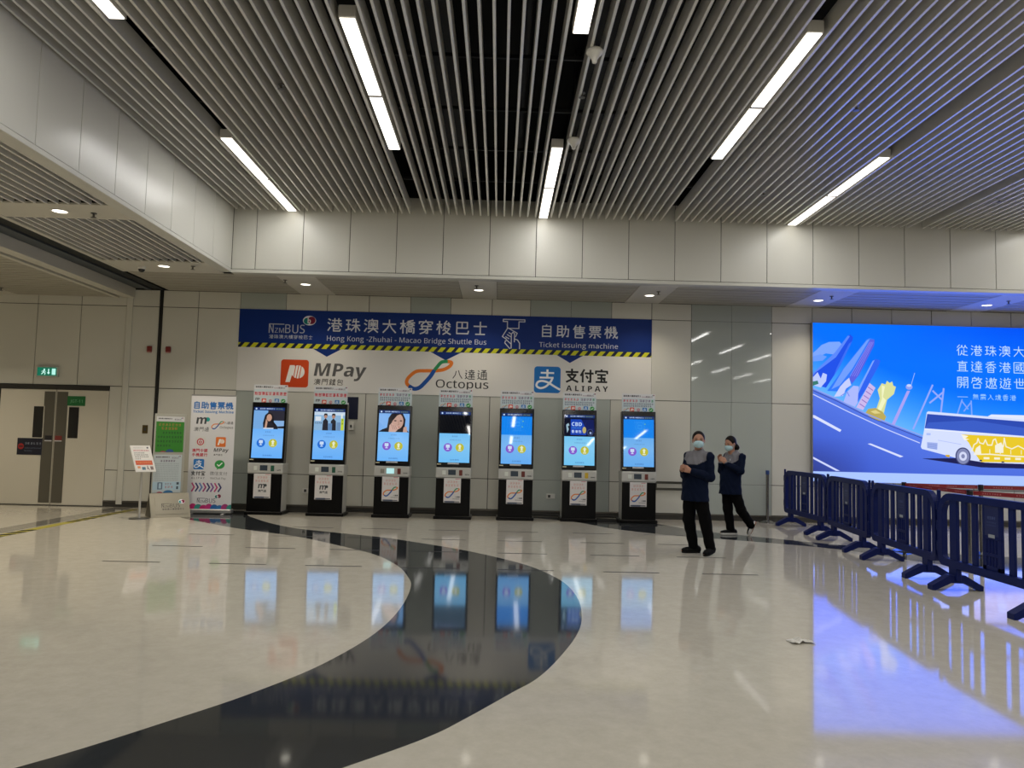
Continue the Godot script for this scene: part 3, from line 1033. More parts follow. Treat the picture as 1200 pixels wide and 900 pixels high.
# ---------------------------------------------------------------- the big sign
func build_wall_sign() -> void:
	stroke_table()
	var navy := hexc("0d2e78")
	var white := hexc("dcdad6")
	var p := Pic.new(781, 154.5, 2048, white, 2)
	p.rect(0, 0, 781, 63.5, navy)
	var ink := hexc("d9dbe2")
	bus_mark(p, 57, 10, 82, hexc("b9bcc8"))
	p.han("港珠澳大橋穿梭巴士", 165, 11.5, 29, 34.4, ink, 9)
	p.text("Hong Kong -Zhuhai - Macao Bridge Shuttle Bus", 166, 56.5, 9.6, ink, 301)
	p.han("自助售票機", 568, 14, 26, 30.6, ink, 9)
	p.text("Ticket issuing machine", 567, 58, 9.2, ink, 150)
	# hand pulling a ticket from a slot
	for q in ["498 7 539 7 539 11 528 11 528 24 506 24 506 11 498 11 498 7", "507 23 497 40 505 45", "507 23 525 33 522 40", "514 62 514 35 517 31 520 34 520 50", "520 44 526 46 530 52 530 63", "512 63 502 52 503 48 506 47 514 54", "509 32 514 35", "506 36 513 40", "503 40 510 44"]:
		p.stroke(q, 1.9, ink)
	# hazard stripes
	p.rect(0, 63.5, 781, 9, hexc("1d2440"))
	var x := -12.0
	while x < 781.0:
		p.poly("%f 72.5 %f 72.5 %f 63.5 %f 63.5" % [x, x + 9.5, x + 17.0, x + 7.5], hexc("c9cc2a"))
		x += 16.8
	# arrows
	for q in ["141 72.5 193 72.5 167 87", "362 72.5 420 72.5 391 88", "601 72.5 651 72.5 626 87"]:
		p.poly(q, navy)
	# payment marks
	wallet_mark(p, 82, 94, 52, hexc("cf4a22"))
	p.text("MPay", 144, 123.5, 24, hexc("5c5c5c"), 96, true, 0.16)
	p.han("澳門錢包", 144, 128.5, 12.4, 14.2, hexc("55524f"), 9, 0.12)
	loop_mark(p, 318, 89, 85)
	p.han("八達通", 404, 104, 20, 23.5, hexc("2b2b2d"), 7)
	p.text("Octopus", 374, 140, 15.5, hexc("2b2b2d"), 99)
	pay_mark(p, 559, 95, 50)
	p.han("支付宝", 617, 97.5, 27, 28, hexc("232324"), 13)
	p.text("A L I P A Y", 620, 140, 10, hexc("2b2b2d"), 79, true)
	var m := print_mat("wall sign print", p.texture(), 0.42)
	m.metallic_specular = 0.3
	var edge := mat("sign edge", hexc("c8c8c4"), 0.5)
	var t := thing("wall_sign", "wide blue and white sign with hazard stripes above the ticket machines", "sign", Vector3(-1.045, 2.22, ZW))
	sheet(t, "header_band", Vector3(0, 1.545 - 0.3175, 0.002), 7.81, 0.635, 0.012, m, edge, Rect2(0, 0, 1, 63.5 / 154.5))
	sheet(t, "hazard_stripe", Vector3(0, 1.545 - 0.68, 0.002), 7.81, 0.09, 0.012, m, edge, Rect2(0, 63.5 / 154.5, 1, 9 / 154.5))
	sheet(t, "logo_panel", Vector3(0, 0.41, 0.002), 7.81, 0.82, 0.010, m, edge, Rect2(0, 72.5 / 154.5, 1, 82 / 154.5))


# ---------------------------------------------------------------- the lightbox
func build_lightbox() -> void:
	var wide := 560.0
	var high := 299.0
	var p := Pic.new(wide, high, 1400, hexc("0a5cff"), 2)
	# printed sky above the bending road
	var edge_u := [0.0, 46.0, 100.0, 149.0, 207.0, 277.0, 400.0, 575.0]
	var edge_v := [126.0, 145.0, 171.0, 190.0, 211.0, 228.0, 241.0, 248.0]
	var step := 4
	for py in range(0, p.im.get_height(), step):
		for px in range(0, p.im.get_width(), step):
			var u := px / p.k
			var v := py / p.k
			var q := 0
			while q < 6 and edge_u[q + 1] < u:
				q += 1
			var top := lerpf(edge_v[q], edge_v[q + 1], clampf((u - edge_u[q]) / (edge_u[q + 1] - edge_u[q]), 0, 1))
			var c := hexc("66b4ff").lerp(hexc("0070ff"), clampf((top - v) / 105.0, 0, 1)).lerp(hexc("0054f6"), clampf((u - 120.0) / 260.0, 0, 1) * clampf((70.0 - v) / 70.0, 0, 1))
			if v > top:
				c = hexc("5678e6").lerp(hexc("3f5ccc"), clampf((v - top) / 120.0, 0, 1)).lerp(hexc("34408c"), clampf((v - 215.0) / 70.0, 0, 1) * clampf(1.0 - u / 110.0, 0, 1))
			p.im.fill_rect(Rect2i(px, py, step, step), c)
	p.off = Vector2(5, -2)
	p.poly("-5 60 4 52 12 44 26 38 46 37 52 44 46 54 37 62 20 60 8 66 -5 70", hexc("7aa4ff"))
	p.poly("-5 66 10 62 22 66 14 74 -5 76", hexc("6a9aff"))
	# towers
	p.poly("62 25 67 23 72 28 70 36 47 83 20 125 2 121 -5 113 -5 98 37 58", hexc("1e50e6"))
	p.poly("62 25 66 26 39 67 0 97 -5 103 -5 98 37 58", hexc("5a86f8"))
	p.poly("70 36 47 83 34 104 40 88 64 40", hexc("3a6cf2"))
	p.poly("-5 106 4 96 10 108 14 97 22 100 20 113 10 125 -5 121", hexc("b9c8ff"))
	p.poly("-5 114 4 112 6 118 -5 122", hexc("3a7a70"))
	p.poly("98 31 104 28 113 31 112 42 83 99 58 132 22 131 54 87", hexc("2f78fa"))
	p.poly("98 33 104 30 70 88 46 120 30 128 54 88", hexc("6f9cff"))
	p.poly("105 31 113 32 112 42 83 99 70 115 64 107 83 74", hexc("5a5ede"))
	for j in 4:
		p.stroke("%f %f %f %f" % [104.0 + j * 2.2, 36.0, 66.0 + j * 4.0, 102.0], 0.8, hexc("8f8ff0"))
	p.poly("109 72 115 68 124 71 121 80 95 127 78 154 68 153 82 123", hexc("2f62ee"))
	p.poly("109 72 113 70 90 116 76 146 68 153 82 123", hexc("7ba2ff"))
	p.poly("35 142 47 122 56 112 64 105 68 119 58 126 52 140", hexc("c3ccff"))
	p.poly("53 151 60 132 72 120 82 121 80 152 75 160", hexc("a9b6fb"))
	p.stroke("48 140 60 132 64 140", 1.6, hexc("6f86e8"))
	p.poly("103 114 114 123 90 166 77 161", hexc("c9b6ea"))
	for j in 5:
		p.stroke("%f %f %f %f" % [100.0 - j * 4.0, 122.0 + j * 8.0, 109.0 - j * 4.0, 128.0 + j * 8.0], 1.6, hexc("8b6cc0"))
	p.poly("126 114 133 116 136 109 141 113 146 110 148 118 153 120 149 134 136 145 128 176 113 170 122 143 118 127", hexc("d7dc9a"))
	p.poly("126 118 132 120 128 140 134 146 122 170 116 168 126 144", hexc("eef0c0"))
	p.poly("95 170 100 163 114 161 127 168 134 177 130 186 114 184 100 176", hexc("b9a85a"))
	p.poly("104 168 114 165 124 171 112 172", hexc("dccf86"))
	p.stroke("189 93 182 116", 1.0, hexc("b4c4ff"))
	p.oval(178, 120, 6.5, 5, hexc("8f9ff0"))
	p.oval(178, 117, 4.5, 2.6, hexc("c4d0ff"))
	p.poly("174 127 180 127 150 192 144 191", hexc("a9a0f0"))
	for q in ["223 115 185 199", "244 121 238 167", "223 126 240 142", "243 128 217 149"]:
		p.stroke(q, 3.4, hexc("93a6fa"))
	for q in ["279 141 269 170", "296 143 297 173", "279 145 290 159", "295 147 282 163"]:
		p.stroke(q, 2.6, hexc("7fa2ff"))
	# road
	p.stroke("-5 127 41 146 95 172 144 191 202 211 280 229", 2.2, hexc("8f9fe8"))
	p.stroke("-5 131 41 150 95 176 144 195 202 216", 1.2, hexc("333f92"))
	p.stroke("-5 138 61 169 132 200 197 225", 1.8, hexc("c8d2ff"))
	p.poly("-5 177 -1 178 49 204 46 208 -5 182", hexc("d6ddff"))
	p.poly("98 229 104 228 166 251 160 253", hexc("d6ddff"))
	p.poly("-6 255 46 281 38 281 -6 259", hexc("ccd4ff"))
	# bus
	p.poly("201 254 263 252 394 257 570 262 570 270 313 268", hexc("1d1f52"))
	p.poly("327 172 334 168 470 168 480 181 330 176", hexc("dfe6ff"))
	p.poly("211 167 214 165 396 176 545 181 552 190 552 262 321 259 263 251 201 236 199 232 206 199", hexc("d2dcff"))
	p.poly("212 170 396 180 549 186 549 210 395 207 207 197", hexc("2c4ab0"))
	p.poly("214 186 300 180 396 192 500 192 549 198 549 210 395 207 207 197", hexc("3a5cc4"))
	p.stroke("206 199 395 209 550 213", 1.2, hexc("eef2ff"))
	p.poly("276 207 395 210 551 214 551 260 394 257 313 258 300 240 290 222", hexc("e6c62a"))
	# white city outline on the yellow
	var outline := "296 238 300 226 306 222 308 214 311 222 318 224 322 216 326 226 334 226 337 216 341 214 345 226 356 228 358 212 361 228 372 232 384 226 396 232 410 226 424 232 440 228 442 214 446 228 470 232 500 230"
	p.stroke(outline, 2.2, hexc("f0ecd8"))
	p.stroke("300 244 330 243 380 246 500 247", 2.4, hexc("f0ecd8"))
	for j in 9:
		p.rect(318 + j * 20, 248.5, 11, 4, hexc("f0ecd8"))
		p.stroke("%f 234 %f 242" % [310.0 + j * 20.0, 310.0 + j * 20.0], 1.4, hexc("f0ecd8"))
	p.poly("340 226 352 220 356 228 356 240 340 240", hexc("f0ecd8"))
	p.poly("300 244 304 232 312 226 314 244", hexc("f0ecd8"))
	p.poly("276 207 290 210 284 214 292 216 282 218", hexc("f4f0e0"))
	p.poly("211 223 231 224 230 237 211 234", hexc("9fb0e8"))
	for j in 4:
		p.stroke("212 %f 230 %f" % [226.0 + j * 2.6, 227.4 + j * 2.6], 0.7, hexc("6f84d0"))
	p.rect(210, 206, 8, 4, hexc("a9bcf4"))
	p.poly("246 246 254 246 253 251 246 249", hexc("d0a828"))
	p.stroke("232 219 276 226", 0.8, hexc("9fb0e8"))
	for wx in [279.0, 500.0]:
		p.oval(wx, 248, 14.5, 16.5, hexc("3a3f6c"))
		p.oval(wx, 248, 12.5, 14.5, hexc("7f86b0"))
		p.oval(wx, 248, 7.5, 8.5, hexc("d0d6f2"))
		p.oval(wx, 248, 3.5, 4, hexc("7f86b0"))
	p.rect(310, 254, 5, 2.4, hexc("2b2b40"))
	p.rect(352, 256, 5, 2.4, hexc("2b2b40"))
	# writing
	var ink := hexc("c2dcff")
	p.han("從港珠澳大橋", 269, 35.5, 23, 27.1, ink, 6.5)
	p.han("直達香港國際", 269, 66.5, 23, 27.1, ink, 6.5)
	p.han("開啓遨遊世界", 269, 97, 23, 27.1, ink, 6.5)
	p.stroke("270 136 290 136", 0.9, ink)
	p.han("無需入境香港", 299, 129.5, 12, 14.2, hexc("a4ccff"), 8)
	p.off = Vector2.ZERO
	# plain white foot of the light film
	p.rect(0, 280.5, wide, high - 280.5, hexc("a9c4ff"))
	var m := screen_mat("lightbox film", p.texture(), 1.05, 0.35)
	m.metallic_specular = 0.2
	var t := thing("advertising_lightbox", "large blue backlit advertisement with a bus and a city skyline", "lightbox", Vector3(8.70, 0.78, ZW + 0.025))
	var w := wide / 100.0
	var h := high / 100.0
	sheet(t, "light_film", Vector3(0, h / 2.0, 0.08), w, h, 0.012, m, mat("box side", hexc("8f9296"), 0.4, 0.4))
	var side := mat("box side", hexc("8f9296"), 0.4, 0.4)
	bpart(t, "case", Vector3(0, h / 2.0, 0.04), Vector3(w, h, 0.08), side)
	for s in [-1.0, 1.0]:
		bpart(t, "edge_profile", Vector3(s * (w / 2.0 + 0.006), h / 2.0, 0.0485), Vector3(0.012, h + 0.024, 0.097), side, 0.002)
		bpart(t, "edge_profile", Vector3(0, h / 2.0 + s * (h / 2.0 + 0.006), 0.0485), Vector3(w, 0.012, 0.097), side, 0.002)
	area_light("lightbox_light", Vector3(0, h / 2.0, 0.105), Vector3(0, 180, 0), Vector2(w, h), Color(0.12, 0.36, 1.0), 9.0, t)


# ---------------------------------------------------------------- ticket machines
func screen_art(kind: int) -> ImageTexture:
	var p := Pic.new(54, 90, 216, hexc("62b4fa"), 4)
	var rows := p.im.get_height()
	var low := [hexc("66b2ff"), hexc("66b2ff"), hexc("6cb8ff"), hexc("6cc0fa"), hexc("62aef8"), hexc("70c8f8"), hexc("60acf4")]
	for y in range(int(rows * 0.43), rows):
		var f := float(y - rows * 0.43) / (rows * 0.57)
		p.im.fill_rect(Rect2i(0, y, p.im.get_width(), 1), low[kind].lerp(low[kind].lightened(0.18), 1.0 - absf(f - 0.4) * 1.4))
	# title bar
	p.rect(0, 0, 54, 5.6, hexc("10306e"))
	p.oval(4, 2.8, 1.6, 1.6, hexc("cfe0f8"))
	p.han("港珠澳大橋穿梭巴士", 10, 1.2, 2.8, 3.0, hexc("d8e4f8"), 11)
	p.fine(38, 1.4, 2.4, 5, hexc("9fb070"), 4)
	match kind:
		0:  # a woman at a desk
			p.rect(0, 5.6, 54, 33, hexc("79aee6"))
			p.rect(25, 5.6, 29, 18, hexc("2d2c38"))
			p.rect(34, 23.5, 20, 15, hexc("8ab4e4"))
			p.poly("18 38.6 17 28 20 14 25 9.5 31 10 35 16 36 26 42 33 44 38.6", hexc("1c1a20"))
			p.oval(27.5, 18.5, 4.6, 6.4, hexc("c89c86"))
			p.poly("18 38.6 21 28 25 26 31 26 36 31 38 38.6", hexc("26242c"))
			p.poly("22 20 25 26 24 36 20 37", hexc("c89c86"))
			p.rect(18, 36.4, 18, 2.2, hexc("cfd8e8"))
			p.poly("42 34 54 33 54 37 44 37", hexc("1d1d24"))
		1:  # two presenters
			p.rect(0, 5.6, 54, 33, hexc("8fb8dc"))
			p.rect(0, 5.6, 54, 6, hexc("c9dcee"))
			p.rect(2, 14, 10, 8, hexc("dfe6ee"))
			p.fine(1, 24, 3, 4, hexc("40506a"), 9)
			for q in [[20.0, 1.0], [34.0, 0.94]]:
				p.poly("%f 38.6 %f 22 %f 17 %f 22 %f 38.6" % [q[0] - 5, q[0] - 4.4, q[0], q[0] + 4.4, q[0] + 5], hexc("2b2c34"))
				p.oval(q[0], 13.5, 3.0, 4.0, hexc("b98c78"))
				p.poly("%f 13 %f 9 %f 8.4 %f 9 %f 13 %f 11" % [q[0] - 3.2, q[0] - 2.6, q[0], q[0] + 2.6, q[0] + 3.2, q[0]], hexc("1c1a1e"))
			p.rect(25, 26, 7, 12.6, hexc("5f86b4"))
			p.rect(40, 24, 7, 14.6, hexc("6f92ba"))
			p.rect(47.5, 17, 5, 21, hexc("c8d83a"))
			p.fine(48.2, 18, 3.4, 1, hexc("3a6a2a"), 3)
			p.fine(48.2, 24, 3.4, 1, hexc("3a6a2a"), 5)
			p.rect(47, 9, 3, 8, hexc("e8f0e8"))
		2:  # a face close up, hand at the cheek
			p.rect(0, 5.6, 54, 33, hexc("7fb4f2"))
			p.poly("2 38.6 8 34 15 31 17 14 22 6 28 5.6 42 5.6 47 16 46 28 47 34 51 36 54 38.6", hexc("231d22"))
			p.oval(33, 19.5, 10.5, 14, hexc("c6a091"))
			p.poly("20 10 26 5.6 40 5.6 32 9 24 19 21 28", hexc("231d22"))
			p.oval(29, 18.5, 2.4, 1.0, hexc("2a2026"))
			p.oval(39, 18.5, 2.2, 1.0, hexc("2a2026"))
			p.stroke("34.5 19 35.5 25 33.5 26", 0.8, hexc("9c7566"))
			p.stroke("31 30 37 30", 1.3, hexc("a8564e"))
			p.poly("18 38.6 19 27 23 22 27 26 33 28 36 32 30 38.6", hexc("d0aa9c"))
			for j in 3:
				p.stroke("%f %f %f %f" % [22.0 + j * 3.4, 25.0 + j, 26.0 + j * 3.4, 34.0], 0.6, hexc("7c5c58"))
			p.poly("0 38.6 8 33.5 14 38.6", hexc("1c2230"))
			p.poly("43 38.6 44 30 49 28 51 38.6", hexc("c6a091"))
		3:  # dark clip
			p.rect(0, 5.6, 54, 33, hexc("0a0c12"))
		4, 6:  # blue notice
			p.rect(0, 5.6, 54, 33, hexc("1488f4"))
			p.fine(19, 9, 3.2, 5, hexc("3f9ef6"), 12)
			p.oval(29, 19, 8.5, 8.5, hexc("2b94f6"))
			p.oval(29, 19, 7.3, 7.3, hexc("1488f4"))
			p.rect(25, 15, 8, 8, hexc("349af8"))
			p.rect(26.5, 17, 5, 4, hexc("1488f4"))
			p.oval(38, 14, 1.2, 1.2, hexc("7cc4a0"))
			p.oval(37, 24, 1.0, 1.0, hexc("7cc4a0"))
			p.fine(20, 29, 2.4, 6, hexc("3f9ef6"), 15)
		5:  # advertisement
			p.rect(0, 5.6, 54, 33, hexc("0a0e24"))
			p.rect(11, 8, 28, 28, hexc("1444b8"))
			p.poly("30 8 39 8 52 8 54 30 40 36 36 20", hexc("101d5a"))
			p.text("CBD", 13, 20, 6.6, hexc("cfe4ff"), 18, true)
			p.fine(13, 22, 2.6, 6, hexc("5fa8f4"), 6)
			p.han("香港包", 12.5, 27, 5.4, 6.2, hexc("e6f0ff"), 11)
			p.oval(46, 31, 5.4, 5.8, hexc("4a5a8c"))
			p.oval(46, 31, 4.4, 4.8, hexc("141a34"))
			p.oval(46.6, 32, 2.0, 2.2, hexc("9fb0d8"))
			p.poly("3 18 7 15 9 19 6 21 8 26 5 33 4 26", hexc("9fc0d0"))
			p.oval(35.5, 27, 3.4, 6, hexc("c0b070"))
	# prompts and the two buttons
	p.fine(22, 42.5, 2.4, 4, hexc("4a78b8"), 21)
	p.fine(18, 49, 2.0, 9, hexc("5a8cc8"), 22)
	var left := hexc("1f6fd8") if kind < 2 else hexc("8658d0")
	p.oval(15.5, 63.5, 7.4, 7.4, left)
	p.rrect(12, 58.5, 7, 5.6, 0.8, hexc("cfe2fb"))
	p.rect(13.2, 66, 4.6, 1.6, hexc("cfe2fb"))
	p.rect(14.8, 64, 1.6, 3, hexc("cfe2fb"))
	p.oval(36.5, 63.5, 7.4, 7.4, hexc("c2c038"))
	p.poly("36.5 57.6 40 61.5 38.2 61.5 38.2 66 34.8 66 34.8 61.5 33 61.5", hexc("eef2d8"))
	p.rect(33.6, 67, 5.8, 1.7, hexc("eef2d8"))
	p.fine(20, 84, 2.4, 6, hexc("3a68b0"), 31)
	return p.texture()


func card_art(kind: int) -> ImageTexture:
	var p := Pic.new(60, 32, 240, hexc("c4d2d8"), 4)
	p.rect(0, 0, 60, 8, hexc("d8dade"))
	p.han("港珠澳大橋穿梭巴士", 2.5, 2.2, 3.4, 3.6, hexc("26262c"), 12)
	p.fine(36, 4, 2.4, 5, hexc("8a6a7a"), 41)
	bus_mark(p, 44, 0.6, 14, hexc("4a4a56"), false)
	var marks_y := 24.0
	if kind == 0:
		p.rect(0, 12, 60, 7, hexc("d2ccd0"))
		p.fine(1.5, 12.2, 5.8, 9, hexc("c02a3a"), 51, 6.4)
		p.fine(1.5, 12.2, 5.8, 9, hexc("c02a3a"), 52, 6.4)
		pass_mark(p, 3, 23.4, 8, "7a7a80")
	else:
		p.fine(2.5, 9.8, 4.6, 5, hexc("c4283c"), 53, 5.4)
		p.fine(32, 9.8, 4.4, 4, hexc("5a3a66"), 54, 5.2)
		p.fine(53, 9.8, 4.4, 1, hexc("2a8a5a"), 55, 5.2)
		p.fine(3, 16, 2.9, 16, hexc("2a3456"), 56, 3.4)
		p.fine(3, 19.8, 2.9, 15, hexc("2a3456"), 57, 3.4)
		loop_mark(p, 3.5, 25, 9)
	wallet_mark(p, 14.5, marks_y, 8, hexc("d8483a"))
	bank_mark(p, 26, marks_y, 8, "c4d2d8")
	pay_mark(p, 37.5, marks_y, 8)
	tick_mark(p, 49, marks_y, 8)
	return p.texture()


func bill_art(kind: int) -> ImageTexture:
	var p := Pic.new(30, 43, 128, hexc("d8d4d2"), 4)
	p.fine(6, 4.5, 4.2, 4, hexc("cf9890"), 61, 4.8)
	p.fine(3, 10.5, 4.2, 5, hexc("cf9890"), 62, 4.8)
	p.rect(20, 1, 8, 1, hexc("c06a70"))
	if kind == 0:
		pass_mark(p, 8, 18.5, 15, "3c4146")
		p.han("澳門通", 8, 28, 4.6, 5, hexc("4c5054"), 11)
	else:
		loop_mark(p, 2.5, 18, 25)
		p.han("八達通", 20, 31.5, 2.6, 2.9, hexc("33343a"), 12)
		p.text("Octopus", 16, 37, 1.7, hexc("33343a"), 12)
	p.rect(1, 40.6, 27, 1.5, hexc("4a4c54"))
	p.rect(3, 40.2, 16, 2.4, hexc("33445e"))
	return p.texture()


func build_kiosks() -> void:
	var black := mat("machine black", hexc("050506"), 0.35, 0.0, 0.3)
	var bezel := mat("screen bezel", hexc("08080a"), 0.12)
	var silver := mat("machine silver", hexc("bdbdb8"), 0.4, 0.15)
	var cards := [print_mat("card print red", card_art(0)), print_mat("card print small", card_art(1))]
	var bills := [print_mat("bill print pass", bill_art(0)), print_mat("bill print loop", bill_art(1))]
	var paper := mat("paper edge", hexc("d8d6d0"), 0.6)
	var xs := [-4.11, -3.03, -1.875, -0.785, 0.318, 1.448, 2.512]
	var zs := [-14.0, -13.99, -13.97, -13.95, -13.98, -14.02, -14.0]
	var says := [
		"leftmost ticket machine, its screen showing a woman at a desk",
		"second ticket machine from the left, its screen showing two people",
		"third ticket machine from the left, its screen showing a woman's face close up",
		"middle ticket machine, the upper part of its screen dark",
		"third ticket machine from the right, the upper part of its screen plain blue",
		"second ticket machine from the right, with large letters on its screen",
		"rightmost ticket machine, beside the walking woman, its screen plain blue on top",
	]
	for i in 7:
		var t := thing("ticket_machine", says[i], "ticket machine", Vector3(xs[i], 0, zs[i]), 0.0, "row of ticket machines under the blue sign")
		bpart(t, "plinth", Vector3(0, 0.0275, -0.20), Vector3(0.665, 0.055, 0.47), black, 0.01)
		var cab := bpart(t, "cabinet", Vector3(0, 0.39, -0.195), Vector3(0.60, 0.67, 0.37), silver, 0.006)
		bpart(cab, "front_panel", Vector3(0, -0.005, 0.188), Vector3(0.605, 0.66, 0.014), black, 0.003)
		var sh := bpart(t, "control_shelf", Vector3(0, 0.815, -0.19), Vector3(0.62, 0.175, 0.385), silver, 0.008)
		bpart(sh, "receipt_slot", Vector3(-0.165, 0.0, 0.19), Vector3(0.065, 0.075, 0.018), mat("slot light", hexc("d8dcd4"), 0.5) if i != 2 else mat("slot dull", hexc("8a887c"), 0.5), 0.004)
		bpart(sh, "reader_display", Vector3(-0.025, 0.005, 0.19), Vector3(0.135, 0.095, 0.012), glow("reader cyan glow", Color(0.45, 0.82, 0.85), 0.8) if i == 2 else mat("reader dark", hexc("3b4652"), 0.15), 0.004)
		var rc := "1f5a44" if i < 2 else ("6a2a22" if i != 5 else "c8a82a")
		bpart(sh, "card_reader", Vector3(0.13, 0.0, 0.19), Vector3(0.06, 0.1, 0.022), mat("card reader " + rc, hexc(rc), 0.4), 0.005)
		bpart(sh, "type_plate", Vector3(0.24, -0.03, 0.1885), Vector3(0.075, 0.022, 0.008), mat("plate dark", hexc("3a3c3e"), 0.5))
		var lean := Basis(Vector3.RIGHT, deg_to_rad(-4.0))
		var head := bpart(t, "screen_case", Vector3(0, 0.905, -0.125) + lean * Vector3(0, 0.5375, 0.0), Vector3(0.615, 1.075, 0.16), bezel, 0.008, lean)
		sheet(head, "screen", Vector3(0, -0.004, 0.0795), 0.545, 0.905, 0.002, screen_mat("kiosk screen %d" % i, screen_art(i), 0.92, 0.025), bezel)
		bpart(head, "label_strip", Vector3(-0.262, -0.487, 0.08), Vector3(0.07, 0.018, 0.004), mat("label cream", hexc("cfc9a8"), 0.6))
		if i >= 2:
			bpart(head, "label_strip", Vector3(-0.01, -0.474, 0.083), Vector3(0.2, 0.026, 0.004), mat("label white", hexc("c9cacd"), 0.6))
		sheet(t, "header_card", Vector3(-0.003, 2.135, -0.15), 0.60, 0.33, 0.006, cards[0 if i < 2 else 1], paper)
		sheet(t, "paper_notice", Vector3(-0.012 if i > 1 else -0.04, 0.505, 0.0), 0.30, 0.43, 0.002, bills[0 if i < 2 else 1], paper)
		area_light("screen_light", Vector3(0, 1.44, -0.05), Vector3(4, 180, 0), Vector2(0.54, 0.9), Color(0.6, 0.82, 1.0), 0.03, t)
	# cables on the floor behind the machines
	var rub := mat("cable rubber", hexc("1a1a1a"), 0.6)
	for i in 6:
		var xa: float = xs[i] + 0.1
		var xb: float = xs[i + 1] - 0.1
		var b := Mb.new()
		var path := []
		for k in 13:
			var f := k / 12.0
			path.append(Vector3(lerpf(xa, xb, f), 0.012 + (0.05 * absf(sin(i * 2.1 + 3.0)) * sin(PI * f)), -14.55 + 0.06 * sin(f * PI * (1 + i % 3) + i)))
		var rad := []
		for k in 13:
			rad.append(0.012)
		b.tube(path, rad, 8)
		var words := ["first and second", "second and third", "third and fourth", "fourth and fifth", "fifth and sixth", "sixth and seventh"]
		tag(part(self, "power_cable", b.mesh(), rub), "black cable on the floor between the %s ticket machines from the left" % words[i], "cable", "cables behind the ticket machines")
	# sockets and a small dark sign on the wall behind them
	var d := thing("small_wall_sign", "small dark blue sign on the wall behind the second ticket machine", "sign", Vector3(-2.76, 1.94, ZW))
	bpart(d, "plate", Vector3(0, 0, 0.008), Vector3(0.21, 0.42, 0.014), mat("sign navy", hexc("0e1534"), 0.4), 0.003)
	bpart(d, "emblem", Vector3(-0.085, 0.06, 0.016), Vector3(0.03, 0.07, 0.004), mat("label white", hexc("c9cacd"), 0.6))
	var s := thing("wall_switch", "pale switch box on the wall right of the second ticket machine", "switch", Vector3(-2.77, 1.60, ZW))
	bpart(s, "box", Vector3(0, 0, 0.02), Vector3(0.1, 0.15, 0.04), mat("white plastic", hexc("d9d8d2"), 0.5), 0.005)
	bpart(s, "button", Vector3(0, 0, 0.043), Vector3(0.03, 0.05, 0.008), mat("plate dark", hexc("3a3c3e"), 0.5), 0.002)
	for q in [[-3.55, "left of the second ticket machine"], [1.0, "left of the second ticket machine from the right"]]:
		var o := thing("wall_socket", "low wall socket plate " + q[1], "socket", Vector3(q[0], 0.38, ZW), 0.0, "low wall sockets")
		bpart(o, "plate", Vector3(0, 0, 0.006), Vector3(0.16, 0.09, 0.012), mat("white plastic", hexc("d9d8d2"), 0.5), 0.003)
		bpart(o, "outlet", Vector3(-0.03, 0, 0.013), Vector3(0.045, 0.05, 0.006), mat("plate dark", hexc("3a3c3e"), 0.5), 0.002)


